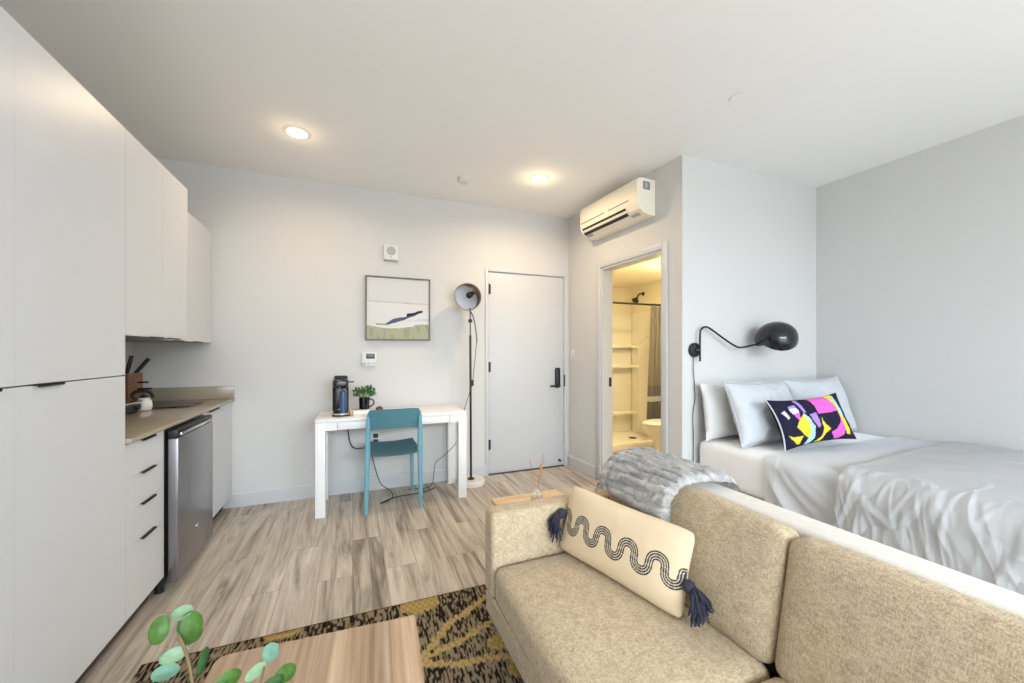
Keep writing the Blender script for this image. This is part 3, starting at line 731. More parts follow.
sh0 = obj('shower_head', LT([(.014, 0), (.022, .02), (.05, .05), (.05, .062), (.04, .064)], (3.935, 4.72, 2.095), (-.62, -.1, -.78), 24), 'black', t, label='dark shower head')
obj('flange', LT([(.03, 0), (.028, .006), (.012, .012)], (4.069, 4.74, 2.165), (-1, 0, 0), 20), 'black', sh0)
obj('arm', TB(smooth_path([(4.06, 4.74, 2.165), (3.99, 4.73, 2.155), (3.93, 4.72, 2.09)]), .011, 10), 'black', sh0)
tag(obj('curtain_rod', TB([(2.43, 4.2, 1.925), (4.068, 4.2, 1.925)], .0125, 12), 'black'), 'dark shower curtain rod across the bathroom', 'rod')
t = thing('shower_curtain', 'taupe shower curtain with a striped hem, pushed to one side', 'curtain', (3.88, 4.19, 0))
def cur(u, v):
    z = .36 + (1.90 - .36) * v; x0 = 3.66 + .07 * v; x = x0 + (4.04 - x0) * u
    return Vector((x, 4.185 + .032 * math.sin(u * 2 * PI * 5.5 + .4 * math.sin(v * 3)) * (1 - .3 * v), z))
bm = bmesh.new(); grid(bm, cur, 90, 20); bmesh.ops.solidify(bm, geom=bm.faces[:], thickness=.003); obj('drape', bm, 'curtain', t, auto=80)
for i in range(6):
    x = 3.75 + i * .055; pts = [(x, 4.2 + .022 * math.cos(a * 2 * PI / 12), 1.917 + .024 * math.sin(a * 2 * PI / 12)) for a in range(13)]
    obj('ring', TB(pts, .0025, 6), 'black', t)
t = thing('toilet', 'white toilet beside the shower curtain in the bathroom', 'toilet', (3.68, 3.76, 0))
def ell(cx, cy, rx, ry, z, n=32, egg=0.0):
    out = []
    for k in range(n):
        a = 2 * PI * k / n; ca = math.cos(a); q = rx * (1 + egg * (-ca)) if ca < 0 else rx
        out.append(Vector((cx + q * ca, cy + ry * math.sin(a), z)))
    return out
ty = 3.76
bm = bmesh.new(); loft(bm, [ell(3.64, ty, .24, .125, 0), ell(3.64, ty, .235, .12, .03), ell(3.62, ty, .22, .105, .18), ell(3.58, ty, .245, .135, .27), ell(3.55, ty, .26, .175, .345, egg=.08), ell(3.55, ty, .265, .182, .395, egg=.1)])
obj('bowl', bm, 'porcelain', t, auto=60)
bm = bmesh.new(); loft(bm, [ell(3.55, ty, .262, .182, .397, egg=.12), ell(3.55, ty, .268, .188, .402, egg=.12), ell(3.55, ty, .268, .188, .414, egg=.12)]); obj('seat', bm, 'porcelain', t, auto=60)
bm = bmesh.new(); loft(bm, [ell(3.55, ty, .266, .186, .4155, egg=.12), ell(3.55, ty, .27, .19, .421, egg=.12), ell(3.55, ty, .262, .182, .436, egg=.12), ell(3.55, ty, .2, .13, .442, egg=.12)]); obj('lid', bm, 'porcelain', t, auto=60)
obj('tank', BX((3.845, ty - .2, .36), (4.06, ty + .2, .72), .02, 3), 'porcelain', t); obj('tank_lid', BX((3.835, ty - .21, .721), (4.066, ty + .21, .75), .01, 3), 'porcelain', t)
obj('flush_lever', TB([(3.84, ty - .14, .66), (3.828, ty - .14, .66), (3.822, ty - .08, .652)], .007, 8), 'chrome', t)
t = thing('bath_ceiling_light', 'round glowing ceiling light in the bathroom', 'ceiling light', (3.33, 3.45, BCEIL - .05))
obj('pan', LT([(.12, 0), (.12, -.02), (.11, -.022)], (3.33, 3.45, BCEIL), seg=36), 'plastic', t)
obj('diffuser', LT([(.11, -.0225), (.10, -.04), (.06, -.052), (.002, -.055)], (3.33, 3.45, BCEIL), seg=36), glow('bath_diffuser', (255, 226, 150), 1.3), t, label='glowing diffuser')
ld = bpy.data.lights.new('bath_fill', 'POINT'); ld.energy = 6; ld.color = (1.0, .82, .44); ld.shadow_soft_size = .07  # unseen point lamp added in mid-air below the fixture to lift walls and ceiling
a = bpy.data.objects.new('bath_fill', ld); COL.objects.link(a); a.location = (3.33, 3.45, BCEIL - .30)
a.parent = t; a.matrix_parent_inverse = MW[t.name].inverted()
a = area('bath_beam', (3.33, 3.45, BCEIL - .07), (0, 0, 0), 2e-1, .2, 11, (1.0, .82, .44), 'DISK')
a.parent = t; a.matrix_parent_inverse = MW[t.name].inverted()

# ------------------------------------------------------------------ wall lamp over the bed
t = thing('wall_lamp', 'black swing arm wall lamp above the bed pillows', 'wall lamp', (2.465, YH, 1.30))
obj('wall_plate', LT([(.056, 0), (.056, .016), (.05, .022), (.02, .026)], (2.465, YH - .001, 1.303), (0, -1, 0), 32), 'black', t)
arm = smooth_path([(2.492, 2.262, 1.215), (2.492, 2.262, 1.42), (2.505, 2.260, 1.465), (2.545, 2.256, 1.483), (2.60, 2.25, 1.462), (2.74, 2.232, 1.378), (2.84, 2.222, 1.330), (2.895, 2.215, 1.326), (2.96, 2.205, 1.336), (3.06, 2.19, 1.356)], 6)
obj('arm', TB(arm, .0075, 10), 'black', t)
obj('swivel', TB([(2.465, 2.277, 1.303), (2.492, 2.262, 1.303)], .014, 12), 'black', t)
# shade: long egg-shaped shell, open below
hc = Vector((3.150, 2.11, 1.392)); fx = Vector((.93, -.10, .36)).normalized(); side = Vector((.05, .93, .2)); side = (side - fx * side.dot(fx)).normalized(); upv = fx.cross(side).normalized()
if upv.z < 0: upv = -upv
rings = []
NS = 22
for i in range(NS + 1):
    q = i / NS; a = q * PI
    xx = -math.cos(a) * .143; rr = .143 * math.sin(a) ** .75 * (1 + .10 * math.cos(a))
    rings.append([hc + fx * xx + side * (rr * 1.0 * math.cos(b)) + upv * (rr * math.sin(b)) for b in [(-.35 + (PI + .7) * k / 24) for k in range(25)]])
bm = bmesh.new(); loft(bm, rings, caps=False, closed=False); bmesh.ops.remove_doubles(bm, verts=bm.verts[:], dist=.0008); bmesh.ops.solidify(bm, geom=bm.faces[:], thickness=.003)
sh = obj('lamp_shade', bm, 'blackgloss', t, auto=60)
obj('knuckle', LT([(.012, -.03), (.018, -.02), (.018, .02), (.012, .03)], (3.055, 2.16, 1.362), (0.3, -1, 0.3), 16), 'blackgloss', t)
obj('bulb', LT([(.014, -.05), (.016, -.01), (.03, .02), (.032, .045), (.02, .07), (.002, .078)], hc - fx * .07 - upv * .01, fx, 20), 'whiteenamel', sh, label='white bulb')
obj('cord', TB(smooth_path([(2.452, 2.285, 1.25), (2.450, 2.287, 1.16), (2.463, 2.288, 1.02), (2.468, 2.288, .92), (2.447, 2.288, .80), (2.452, 2.288, .55), (2.446, 2.288, .30), (2.446, 2.288, .14)]), .003, 6), 'blackplastic', t, label='thin black cord hanging down the wall')

# ------------------------------------------------------------------ bed
BX0, BY0, BY1, BZ = 2.465, 0.27, 2.275, .615
t = thing('bed', 'white bed against the wall with ivory fitted sheet', 'bed', (3.2, 1.27, 0))
obj('base', BX((BX0 + .03, BY0 + .02, .12), (XR - .02, BY1 - .005, .31), .015, 3), 'bedbase', t)
for x in (BX0 + .1, XR - .12):
    for y in (BY0 + .1, BY1 - .12): obj('leg', LT([(.022, 0), (.03, .12)], (x, y, 0), seg=16), 'black', t)
bm = bmesh.new(); box(bm, (BX0, BY0, .312), (XR - .016, BY1, BZ), .06, 5)
obj('mattress', bm, 'sheet', t, auto=70)
def drape(y0, y1, x_right, off, zt, zb, r, fn, ny, ns):
    xe = BX0 - off
    L1 = (x_right - (xe + r)); L2 = r * PI / 2; L3 = (zt - r) - zb; LT_ = L1 + L2 + L3
    def pt(u, v):
        y = y0 + (y1 - y0) * u; s = v * LT_
        if s < L1: p = Vector((x_right - s, y, zt)); n = Vector((0, 0, 1)); k = 0
        elif s < L1 + L2:
            a = (s - L1) / r; p = Vector((xe + r - r * math.sin(a), y, zt - r + r * math.cos(a))); n = Vector((-math.sin(a), 0, math.cos(a))); k = a / (PI / 2)
        else: p = Vector((xe, y, zt - r - (s - L1 - L2))); n = Vector((-1, 0, 0)); k = 1
        return p + fn(y, s - L1, k, n, p)
    bm = bmesh.new(); grid(bm, pt, ny, ns); bmesh.ops.solidify(bm, geom=bm.faces[:], thickness=-.004); return bm
def ridge(x): return 1 - abs(2 * (x - math.floor(x)) - 1)
def fs_fn(y, d, k, n, p):
    # pulled diagonally: from the head-side top corner down towards the foot
    h = .0012 * nz(p.x * 6, y * 6, 1)
    if k > 0:
        dd = max(0, d - .05); ph = (1.70 - y) * 6.2 - dd * 7.0 + .5 * nz(y * 3, d * 3, 4)
        amp = sst(0.0, .22, d) * sst(1.72, 1.60, y)
        h += .024 * amp * abs(math.sin(ph * 1.9)) ** 5 + .014 * amp * abs(math.sin(ph * 2.9 + 1.0)) ** 6 + .002
        if y > 1.64: h += .003
    return n * (h + .005)
t = obj('flat_sheet', drape(1.10, 1.715, XR - .02, .012, BZ + .007, .20, .06, fs_fn, 110, 150), 'sheet'); tag(t, 'ivory flat sheet draped over the bed side beside the grey cover', 'sheet')
def crease(q, wdt): return max(0.0, 1 - abs(q) / wdt)
def cf_fn(y, d, k, n, p):
    w1 = nz(p.x * 2.2, y * 2.2, 7.0); h = .006 + .006 * w1 + .0025 * nz(p.x * 8, y * 7, 3.0) + .0012 * nz(p.x * 30, y * 26, 3.0)
    h += .0015 * crease(nz(p.x * 2.6 + y * 1.5, y * 2.6 - p.x, 11.0), .14)
    h += .003 * crease(nz(p.x * 1.2 + y * .6 + 5, y * 3.0 - p.x * .3, 31.0), .06)
    edge = sst(1.41, 1.33, y)
    if d > -.30:
        g = sst(.0, .24, d) * edge; gl = sst(-.20, .16, d) * edge
        wob = .22 * nz(y * 3.2, d * 2.2, 2.0) + .05 * nz(y * 12, d * 6, 8.0)
        t1 = y * (1.0 - .5 * d) * 5.2 + wob * 5.5 + 1.1 * d
        h += g * (.008 + .005 * nz(y * 3, 5)) * (abs(math.sin(t1 * PI)) ** .7)
        h += g * .009 * crease(nz(y * 6 + 1.8 * d + .8 * wob, d * 1.3 - y * .6, 21), .20) + g * .006 * crease(nz(y * 10 - 2.5 * d + wob * 2, d * 1.8, 41), .22) + g * .004 * crease(nz(y * 20 + 5 * d, d * 3.2, 71), .22) + g * .006 * nz(y * 7, d * 3, 81)
        h += gl * .008 * crease(nz(y * 6 + d * 3, d * 3.5, 51), .12) + gl * .003 * nz(y * 34, d * 12, 5)
        if d > .25: h += .006 * sst(.25, .4, d) * nz(y * 14, d * 16, 61)
        h += .030 * sst(.1, .5, d)
    skew = (p.x - (BX0 - .055)) / 1.55 * .13 - .0
    return n * (h + .004) + Vector((0, skew * sst(.6, 1.4, y), 0))
t = obj('comforter', drape(.22, 1.285, XR - .025, .055, BZ + .033, .16, .13, cf_fn, 330, 340), 'grey_cloth'); tag(t, 'crumpled grey comforter spread over the foot of the bed', 'comforter')

def pillow(bm, w_, h_, th, mat, nu=40, nv=30, pinch=.08, seed=0, wr=.006, corner=.0, sag=.0, rnd=.0):
    """front grid then back grid; returns the vertex count of the front"""
    def pt(side):
        def f(a, b):
            u = a * 2 - 1; v = b * 2 - 1
            x = w_ / 2 * u * (1 - pinch * (1 - v * v) * abs(u) ** 3 * .8); z = h_ / 2 * v * (1 - pinch * (1 - u * u) * abs(v) ** 3)
            c_ = 1 - rnd * (u * v) ** 6; x *= c_; z *= c_
            q = (1 - abs(u) ** 2.6) * (1 - abs(v) ** 2.6); t_ = th / 2 * max(q, 0) ** .5
            e = (abs(u) * abs(v)) ** 2
            n_ = nz(x * 9 + seed, z * 9, side * 3.1) * wr + nz(x * 22 + seed, z * 16, side * 5.7) * wr * .6
            n_ += max(0, 1 - abs(nz(x * 6 + seed * 2, z * 6 + seed, 9.0 + side)) * 7) * wr * .9
            y = -side * (t_ + n_ * (q ** .35 if q > 0 else 0))
            return mat @ Vector((x, y - sag * (1 - v * v) * 0, z + h_ / 2))
        return f
    grid(bm, pt(1), nu, nv); n0 = len(bm.verts); grid(bm, pt(-1), nu, nv)
    return n0
def place(bottom, right, up):
    r = Vector(right).normalized(); u = Vector(up); u = (u - r * u.dot(r)).normalized(); f = -(r.cross(u)).normalized()
    # local x = right, local y = back (front is -y), local z = up
    return basis(Vector(bottom), r, -f if False else u.cross(r).normalized(), u)
def finish_pillow(name, bm, mat):
    bmesh.ops.remove_doubles(bm, verts=bm.verts[:], dist=.0006); return obj(name, bm, mat, auto=80)
bm = bmesh.new(); pillow(bm, .70, .435, .12, place((2.80, 2.17, BZ + .006), (1, .0, 0), (.0, .13, 1)), seed=2, wr=.009)
o = finish_pillow('pillow', bm, 'white_cloth'); tag(o, 'white pillow standing behind the grey pillows, nearest the lamp', 'pillow')
def sham(cx, cy, label, seed, rot):
    t = thing('pillow', label, 'pillow', (cx, cy, BZ), 0, 'grey pillows on the bed')
    m = place((cx, cy, BZ + .014), (1, rot, 0), (-.0, .33, 1))
    bm = bmesh.new(); pillow(bm, .72, .46, .16, m, 60, 44, pinch=.09, seed=seed, wr=.013)
    bmesh.ops.remove_doubles(bm, verts=bm.verts[:], dist=.0006); obj('pillowcase', bm, 'sham', t, auto=80)
    bm = bmesh.new(); pts = []
    for k in range(61):
        a = k / 60 * 4; s = int(a) % 4; q = (a - int(a)) * 2 - 1
        u, v = ((q, -1), (1, q), (-q, 1), (-1, -q))[s]
        x = .365 * u * (1 - .09 * (1 - v * v) * .8); z = .235 * v * (1 - .09 * (1 - u * u))
        pts.append(m @ Vector((x, .006 * nz(u * 3, v * 3, seed), z + .23 + .006 * nz(u * 5, v * 5, seed + 3))))
    tube(bm, pts, .0045, 6); obj('piping', bm, 'sham', t)
sham(2.86, 1.93, 'pale grey pillow on the lamp side of the bed', 5, .05)
sham(3.59, 1.97, 'pale grey pillow in the corner of the bed by the wall', 9, .0)
# printed lumbar cushion
t = thing('cushion', 'small colourful geometric cushion leaning on the grey pillows', 'cushion', (3.16, 1.80, BZ))
m = place((3.005, 1.70, BZ + .030), (1, -.04, .035), (0, .40, 1))
bm = bmesh.new(); NU, NV = 120, 72
pillow(bm, .745, .35, .13, m, NU, NV, pinch=.15, seed=4, wr=.004)
cu = obj('cover', bm, 'lumbarbed', t, auto=80)
def cu_fn(i, co):
    n0 = (NU + 1) * (NV + 1)
    if i >= n0: return lin('1d1a2c')
    x = (i // (NV + 1)) / NU; y = (i % (NV + 1)) / NV
    K = lin('1b1830'); Y = lin('e3cd3a'); P = lin('e062bd'); B = lin('a2cfda'); V = lin('a381c4'); W = lin('d9d9e6')
    v = 1 - y; x = x * 1.15 - .015
    def tri(pts):
        n = len(pts); ok = False; j = n - 1
        for i_ in range(n):
            xi, yi = pts[i_]; xj, yj = pts[j]
            if (yi > v) != (yj > v) and x < (xj - xi) * (v - yi) / (yj - yi) + xi: ok = not ok
            j = i_
        return ok
    def inc(cx, cv, r): return ((x - cx) * 2.2) ** 2 + (v - cv) ** 2 < r * r
    c = K
    if tri([(.05, .30), (.10, .27), (.13, .42), (.10, .44)]): c = W
    if tri([(.17, .20), (.27, .17), (.29, .34), (.18, .36)]): c = V if v < .24 else W
    if tri([(.19, .36), (.29, .34), (.26, .52)]): c = P
    if tri([(.29, .06), (.35, .05), (.39, .36), (.35, .36), (.32, .18)]): c = V
    if tri([(.42, .40), (.53, .38), (.53, .62), (.48, .68), (.44, .55)]): c = V
    if tri([(.34, .36), (.40, .45), (.43, .65), (.39, .86), (.30, 1.0), (.24, .97), (.30, .80), (.33, .60)]): c = B
    if tri([(.34, .38), (.37, .52), (.36, .70), (.31, .86), (.25, .78), (.18, .60), (.25, .48)]): c = Y
    if tri([(.03, .74), (.10, .79), (.22, .78), (.17, .94), (.13, .92), (.09, .84)]): c = Y
    if tri([(.57, .46), (.60, .58), (.66, .73), (.56, .80), (.48, .97), (.38, .97), (.50, .84), (.55, .70)]): c = Y
    if tri([(.52, .0), (.80, .0), (.86, .18), (.88, .40), (.56, .41), (.55, .20)]): c = P
    if inc(.715, .38, .34) and v > .41: c = K
    if tri([(.90, .48), (.93, .66), (.88, .88), (.78, .96), (.70, .96), (.66, .80), (.76, .74), (.86, .62)]) and not inc(.715, .38, .36): c = P
    if tri([(.80, .0), (.97, .0), (.99, .10), (.90, .10), (.92, .26), (.98, .52), (1.0, .90), (.92, .88), (.90, .60), (.88, .30), (.84, .10)]): c = Y
    if tri([(.91, .08), (.97, .09), (.985, .50), (.93, .55), (.92, .30)]): c = B
    if x < .02 or v > .985 or (x > .86 and v > .92): c = K
    return c
paint(cu, cu_fn)
bm = bmesh.new(); pts = []
for k in range(31):
    v = k / 30 * 2 - 1; pts.append(m @ Vector((-.3725 * (1 - .15 * (1 - v * v) * .8), -.006, .175 * v + .175)))
tube(bm, pts, .005, 6); obj('piping', bm, 'sham', t, label='pale piping on the left edge')

# ------------------------------------------------------------------ sofa
SX0 = .545
t = thing('sofa', 'beige woven fabric sofa in front of the bed', 'sofa', (.97, .74, 0))
obj('base_rail', BX((SX0, -.19, .15), (1.358, 1.655, .245), .012, 3), 'sofa', t)
def arm_(y0, y1):
    bm = bmesh.new(); box(bm, (SX0 - .004, y0, .246), (1.243, y1, .606), .022, 4); obj('armrest', bm, 'sofa', t)
arm_(1.552, 1.66); arm_(-.195, -.085)
obj('back_frame', BX((1.247, -.195, .246), (1.362, 1.66, .762), .018, 4), 'sofaglare', t, label='cloth covered back frame, glare painted in as a paler weave')
def soft_box(lo, hi, r, bul, seed, top_tilt=0.0):
    """padded cushion: rounded box whose big faces swell"""
    bm = bmesh.new(); box(bm, lo, hi)
    bmesh.ops.subdivide_edges(bm, edges=bm.edges[:], cuts=22, use_grid_fill=True)
    lo = Vector(lo); hi = Vector(hi); c = (lo + hi) / 2; h = (hi - lo) / 2
    for v in bm.verts:
        p = v.co - c; q = Vector([max(-(h[k] - r), min(h[k] - r, p[k])) for k in range(3)])
        d = p - q
        if d.length > 1e-9: p = q + d.normalized() * r
        u = [p[k] / h[k] for k in range(3)]
        for k in range(3):
            a, b = [j for j in range(3) if j != k]
            s = max(0, 1 - abs(u[a]) ** 2.5) * max(0, 1 - abs(u[b]) ** 2.5)
            p[k] += (1 if u[k] > 0 else -1) * bul[k] * s * abs(u[k]) ** 6
        p += Vector((nz(p.x * 5 + seed, p.y * 5, p.z * 5), 0, nz(p.x * 4, p.y * 4 + seed, p.z * 4))) * .004
        v.co = c + p
    return bm
YS = .748
for y0, y1, sd in ((YS + .003, 1.549, 1), (-.083, YS - .003, 2)):
    obj('seat_cushion', soft_box((SX0 - .002, y0, .247), (1.12, y1, .398), .04, (.008, 0, .018), sd), 'sofa', t, auto=80)
def back_cush(y0, y1, sd):
    bm = soft_box((1.085, y0, .385), (1.243, y1, .762), .036, (.03, 0, .008), sd)
    for v in bm.verts:
        k = (v.co.z - .385) / .377; f = (1.243 - v.co.x) / .158
        v.co.x += .07 * k * max(0, f)
        v.co.x -= .012 * (1 - k) * max(0, f)
    return bm
for y0, y1, sd in ((YS + .003, 1.549, 3), (-.083, YS - .003, 4)):
    obj('back_cushion', back_cush(y0, y1, sd), 'sofa', t, auto=80)
for x in (.66, 1.32):
    for y in (-.10, 1.57): obj('leg', LT([(.016, .0095), (.026, .1495)], (x, y, 0), seg=16), 'blockwood', t, label='tapered wooden leg')

# throw over the far end of the sofa back
t = thing('throw_blanket', 'ribbed grey plush throw over the far end of the sofa back', 'throw', (1.25, 1.35, .75))
path = smooth_path([(1.084, 0, .652), (1.095, 0, .70), (1.105, 0, .74), (1.16, 0, .786), (1.23, 0, .792), (1.31, 0, .790), (1.375, 0, .778), (1.402, 0, .71), (1.406, 0, .60), (1.408, 0, .48)], 10)
acc = [0.0]
for a_, b_ in zip(path, path[1:]): acc.append(acc[-1] + (b_ - a_).length)
PLEN = acc[-1]
def on_path(s):
    for i in range(len(path) - 1):
        if acc[i + 1] >= s or i == len(path) - 2:
            q = (s - acc[i]) / max(1e-9, acc[i + 1] - acc[i]); p = path[i].lerp(path[i + 1], q); tt = (path[i + 1] - path[i]).normalized()
            return p, Vector((-tt.z, 0, tt.x))
def throw_pt(u, v):
    s = v * PLEN; p, n = on_path(s)
    front = sst(.55, .15, v)
    yb = 1.095 + .03 * front + .012 * nz(v * 6, 3) - .02 * sst(.3, .6, v); ye = 1.60 - .015 * front + .01 * nz(v * 7, 8)
    y = yb + (ye - yb) * u
    drop = .035 * sst(.86, 1.0, u) ** 1.2 * sst(.42, .28, v)
    # the ribs run along the sofa back and sag slightly
    ph = s / .034 + .5 * nz(u * 2.5, v * 4, 6) - .9 * (u - .5) ** 2 * 1.4 + .35 * u
    rib = abs(math.sin(ph * PI)) ** .6
    edge = sst(0, .10, min(u, 1 - u)); h = .015 * rib * (.25 + .75 * edge) + .006 * nz(u * 9, v * 16, 2) + .004 * nz(u * 26, v * 44, 7)
    e = min(u, 1 - u); h += -.018 * (1 - sst(0, .05, e))
    if abs(u - .80) < .03: h -= .008 * (1 - abs(u - .80) / .03)
    return Vector((p.x, y, p.z)) + n * (h + .016) + Vector((0, 0, -drop))
bm = bmesh.new(); grid(bm, throw_pt, 110, 240); bmesh.ops.solidify(bm, geom=bm.faces[:], thickness=-.012)
obj('plush_cloth', bm, 'throw', t, auto=80)

# long cushion with tassels
t = thing('cushion', 'long cream cushion with wavy dark stitching and navy tassels on the sofa', 'cushion', (.93, 1.26, .41))
R_ = Vector((.126, -.541, 0)).normalized(); U_ = Vector((.088, .0, .27))
m = place((.919, 1.252, .413), R_, U_)
bm = bmesh.new(); NU2, NV2 = 280, 140; PW, PH = .605, .288
pillow(bm, PW, PH, .125, m, NU2, NV2, pinch=.07, seed=6, wr=.0018, rnd=.07)
pc = obj('cover', bm, 'cream', t, auto=80)
# centre line of the wave, in local (x, z)
wave = []
for k in range(700):
    q = k / 699; x = -PW / 2 + PW * q
    ph = q * 5.15 * 2 * PI - .6
    wave.append((x - .0085 * math.sin(2 * ph), PH * .475 + .034 * math.sin(ph)))
import bisect
def wd(x, z):
    k = int((x + PW / 2) / PW * 699); best = 9
    for j in range(max(0, k - 45), min(700, k + 46)):
        d = (wave[j][0] - x) ** 2 + (wave[j][1] - z) ** 2
        if d < best: best = d
    return math.sqrt(best)
minv = m.inverted()
CREAM = lin('dcc6a5'); DARK = lin('3a3d45')
def pc_fn(i, co):
    if i >= (NU2 + 1) * (NV2 + 1): return CREAM
    a = (i // (NV2 + 1)) / NU2; b = (i % (NV2 + 1)) / NV2
    x = (a - .5) * PW; z = b * PH
    if abs(z - PH * .475) > .065: return CREAM
    d = wd(x, z)
    for r in (.0042, .0125):
        if abs(d - r) < .0027: return DARK
    return CREAM
paint(pc, pc_fn)
bm = bmesh.new(); rs = random.Random(5)
def tassel(at, side, label):
    base = m @ Vector(at); dirv = (m.to_3x3() @ Vector(side)).normalized()
    kn = obj('tassel', LT([(.010, -.004), (.020, .006), (.022, .018), (.016, .032)], base, dirv, 16), 'navy', t, label=label)
    bm = bmesh.new(); p0 = base + dirv * .028
    for k in range(120):
        a = rs.uniform(0, 2 * PI); a1, b1 = frame_at(dirv); sp = rs.uniform(.003, .013)
        st = p0 + (a1 * math.cos(a) + b1 * math.sin(a)) * sp * .8
        out = (a1 * math.cos(a) + b1 * math.sin(a)) * rs.uniform(.004, .048)
        e1 = p0 + dirv * .022 + out * .55 + Vector((0, 0, -.012)); e2 = p0 + dirv * rs.uniform(.02, .05) + out + Vector((0, 0, -rs.uniform(.035, .07)))
        zmin = .43
        if e2.z < zmin: e2.z = zmin + rs.uniform(0, .01)
        if e1.z < zmin: e1.z = zmin + .01
        for q in (e1, e2): q.y = min(q.y, 1.536)
        st.y = min(st.y, 1.538)
        tube(bm, smooth_path([st - dirv * .004, e1, e2], 4), .0028, 5)
    obj('strand', bm, 'navy', kn)
tassel((PW / 2 * .96, -.012, PH * .42), (1, -.15, -.3), 'navy tassel on the near end')
tassel((-PW / 2 * .93, -.030, PH * .56), (-.05, -.85, -.45), 'navy tassel on the far end')

# ------------------------------------------------------------------ end table with reed diffuser
t = thing('end_table', 'pale wooden end table behind the far sofa armrest', 'side table', (.88, 1.84, 0))
obj('tabletop', BX((.69, 1.685, .478), (1.085, 1.995, .50), .003), 'palewood', t)
for x in (.71, 1.045):
    for y in (1.70, 1.965): obj('leg', BX((x, y, .0095), (x + .022, y + .022, .4775), .002), 'palewood', t)
obj('stretcher', BX((.732, 1.705, .12), (1.045, 1.72, .14)), 'palewood', t)
DX, DY = .893, 1.85
t = thing('reed_diffuser', 'small clear diffuser bottle on the pale end table', 'diffuser', (DX, DY, .5005))
obj('bottle', LT([(.030, 0), (.032, .004), (.032, .042), (.026, .052), (.013, .058), (.013, .072), (.010, .072), (.010, .058)], (DX, DY, .5005), seg=28), 'glass', t)
obj('oil', LT([(.029, .004), (.029, .030)], (DX, DY, .5015), seg=24), 'kraft', t, label='amber oil')
for i, (dx, dy, dz, lb) in enumerate(((-.045, -.01, .205, 'lone thin reed leaning left from the diffuser bottle'), (.050, .022, .215, 'tallest reed leaning right from the diffuser bottle'), (.034, -.016, .20, 'reed leaning right from the diffuser bottle, nearest the sofa'), (.026, .004, .175, 'shortest reed leaning right from the diffuser bottle'))):
    tag(obj('reed', TB([(DX - dx * .15, DY - dy * .15, .515), (DX + dx, DY + dy, .525 + dz)], .0022 if i else .0016, 6), 'reed'), lb, 'reed', 'reeds in the diffuser')

# ------------------------------------------------------------------ rug
RX0, RX1, RY0, RY1 = -.80, 1.30, .05, 2.06
NXR, NYR = 420, 200
bm = bmesh.new()
def rug_pt(u, v):
    x = RX0 + (RX1 - RX0) * u; y = RY0 + (RY1 - RY0) * v
    return Vector((x, y, .007 + .0012 * nz(x * 160, y * 40)))
grid(bm, rug_pt, NXR, NYR); bmesh.ops.solidify(bm, geom=bm.faces[:], thickness=-.006)
rg = obj('rug', bm, 'rug'); tag(rg, 'black and tan woven rug with ochre leaf pattern under the coffee table', 'rug')
def seg_d(x, y, a, b):
    vx, vy = b[0] - a[0], b[1] - a[1]; q = max(0, min(1, ((x - a[0]) * vx + (y - a[1]) * vy) / (vx * vx + vy * vy)))
    return math.hypot(x - a[0] - q * vx, y - a[1] - q * vy)
branches = [((.27, 1.66), (.42, 1.83)), ((.42, 1.83), (.50, 1.86)), ((.50, 1.86), (.64, 1.95)),
            ((.27, 1.65), (.45, 1.70)), ((.45, 1.70), (.60, 1.76)), ((.27, 1.62), (.40, 1.57)), ((.40, 1.57), (.56, 1.55)), ((.56, 1.55), (.66, 1.50)),
            ((-.75, 1.2), (-.45, 1.55)), ((-.75, 1.15), (-.4, 1.25))]
blobs = [(.31, 2.02, .10, .075), (-.29, 2.035, .075, .03), (.60, 1.62, .055, .05), (.68, 1.78, .05, .04), (.64, 1.46, .07, .05), (-.55, 1.75, .08, .05)]
TAN = lin('b29f83'); BLK = lin('2e2823'); OCH = lin('c3a561'); OCL = lin('d9c28a'); BRN = lin('5a4530')
rr = random.Random(11)
dash = {}
def rug_fn(i, co):
    x, y = co.x, co.y
    if RY1 - y < .008 or y - RY0 < .012: return BLK
    cx = int(x / .010); cy = int((y + .004 * (cx % 3)) / .014)
    xx = cx * .010; yy = cy * .014
    for bx, by, r1, r2 in blobs:
        if ((xx - bx) / r1) ** 2 + ((yy - by) / r2) ** 2 < 1: return OCH if (cx + cy) % 3 else OCL
    for a, b in branches:
        if seg_d(xx, yy, a, b) < .016: return OCL if (cx * 7 + cy) % 3 else OCH
    k = (int(x / .005), int((y + .007 * (int(x / .005) % 5)) / .026))
    if k not in dash: dash[k] = rr.random()
    d = dash[k]
    band = .50 if nz(x * 3, y * 3, 4) > .05 else .38
    return BLK if d < band else (TAN if d < .92 else BRN)
paint(rg, rug_fn)

# ------------------------------------------------------------------ coffee table with eucalyptus
ROT = -math.radians(3.3); TC = Vector((.192, 1.322, 0))
t = thing('coffee_table', 'striped blond wood coffee table on the rug beside the sofa', 'coffee table', (-.08, .86, 0), ROT)
tm = Matrix.Translation(TC) @ Matrix.Rotation(ROT, 4, 'Z')
def rrect(x0, x1, y0, y1, rs_, z, n=6):
    out = []
    for (cx, cy, a0), r in zip(((x1, y1, 0), (x0, y1, 90), (x0, y0, 180), (x1, y0, 270)), rs_):
        sx = -1 if a0 in (0, 270) else 1; sy = -1 if a0 in (0, 90) else 1
        for k in range(n + 1):
            a = math.radians(a0 + 90 * k / n); out.append(Vector((cx + sx * r + r * math.cos(a), cy + sy * r + r * math.sin(a), z)))
    return out
bm = bmesh.new(); rad = (.008, .03, .03, .008)
loft(bm, [rrect(-.55, 0, -1.0, 0, rad, z) for z in (.392, .42)]); bm.transform(tm); obj('tabletop', bm, 'tablewood', t, auto=40)
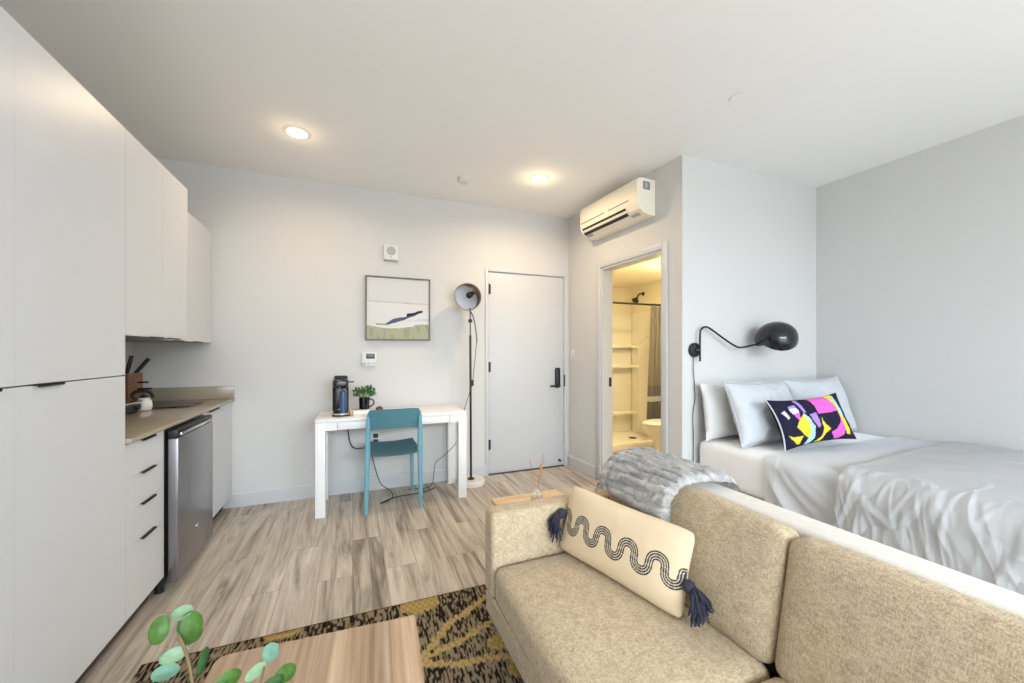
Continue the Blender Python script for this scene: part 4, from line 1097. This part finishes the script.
for x in (-.49, -.07):
    for y in (-.92, -.09):
        bm = bmesh.new(); loft(bm, [[Vector((x + sx * r, y + sy * r, z)) for sx, sy in ((-1, -1), (1, -1), (1, 1), (-1, 1))] for r, z in ((.016, .0095), (.024, .3915))]); bm.transform(tm); obj('leg', bm, 'tablewood', t, smooth=False)
VX, VY = -.215, .80
t = thing('vase', 'white vase of eucalyptus on the coffee table', 'vase', (VX, VY, .4205))
obj('jar', LT([(.045, 0), (.06, .01), (.068, .06), (.055, .12), (.040, .155), (.043, .165), (.039, .165), (.036, .155), (.050, .12), (.062, .06), (.055, .02)], (VX, VY, .4205), seg=32), 'porcelain', t)
TH_S, TH_C = math.sin(TH), math.cos(TH)
t = thing('eucalyptus', 'green round-leaved eucalyptus sprigs on the coffee table', 'plant', (VX, VY, .56))
stems = [[(VX, VY, .47), (-.215, .795, .60), (-.245, .815, .70), (-.262, .835, .76), (-.281, .85, .80)],
         [(VX + .005, VY + .01, .47), (-.190, .815, .58), (-.165, .845, .645), (-.155, .868, .692)],
         [(VX - .005, VY, .47), (-.235, .795, .60), (-.275, .80, .68), (-.295, .81, .715)]]
for s in stems: obj('stem', TB(smooth_path(s, 6), [.0026] * 6 * (len(s) - 1) + [.0016], 6), 'stem', t)
def leaf(p, nrm, axis, l, wd_, mat, notch=.0):
    """round leaf: shallow cup with a midrib"""
    p = Vector(p); n = Vector(nrm).normalized(); a = Vector(axis); a = (a - n * a.dot(n)).normalized(); b = n.cross(a)
    l *= .9; wd_ *= .92; bm = bmesh.new(); rings = []; K = 24
    for r in (.04, .35, .7, 1.0):
        rings.append([p + a * (l / 2 * r * math.cos(2 * PI * k / K)) + b * (wd_ / 2 * r * math.sin(2 * PI * k / K)) + n * (.10 * l * r * r - .012 * l * (1 if abs(math.sin(2 * PI * k / K)) < .2 else 0)) for k in range(K)])
    loft(bm, rings, caps=False); bm.faces.new([v for v in bm.verts[:K]])
    bmesh.ops.solidify(bm, geom=bm.faces[:], thickness=.0006)
    obj('leaf', bm, mat, t, auto=80)
toc = Vector((.15, -.85, .5))
leaf((-.302, .835, .822), (.45, -.8, .35), (.1, .2, 1), .047, .031, 'leaf')
leaf((-.268, .868, .800), (-.1, -.9, .45), (-.3, .1, 1), .050, .043, 'leaf')
leaf((-.270, .872, .780), (.1, -.7, .7), (1, .1, -.2), .040, .034, 'leaf')
leaf((-.284, .878, .818), (.0, -.5, .85), (1, .2, 0), .036, .030, 'leafpale')
leaf((-.285, .845, .766), (.3, -.6, .7), (1, .3, .2), .044, .026, 'leafpale')
leaf((-.292, .832, .748), (.2, -.5, .85), (1, .1, .1), .042, .028, 'leafteal')
leaf((-.238, .835, .752), (-.6, -.7, .3), (.35, .2, 1), .050, .022, 'leafdark')
leaf((-.276, .818, .712), (.3, -.8, .5), (.2, .1, 1), .044, .030, 'leafteal')
leaf((-.296, .812, .728), (.1, -.8, .6), (.6, .1, .8), .036, .026, 'leafpale')
leaf((-.205, .845, .700), (-.2, -.7, .7), (1, .2, .1), .046, .030, 'leaf')
leaf((-.222, .835, .690), (-.1, -.6, .8), (1, .2, .1), .038, .026, 'leafteal')
leaf((-.146, .880, .708), (-.1, -.9, .4), (.1, .2, 1), .036, .032, 'leafteal')
leaf((-.170, .870, .684), (.3, -.7, .6), (1, .2, .6), .042, .022, 'leafpale')
leaf((-.118, .862, .672), (-.3, -.8, .5), (1, .1, .3), .046, .032, 'leaf')
leaf((-.140, .852, .664), (.0, -.6, .8), (1, .2, .1), .040, .026, 'leafdark')
leaf((-.178, .838, .648), (.2, -.6, .8), (1, .2, .1), .042, .028, 'leafpale')
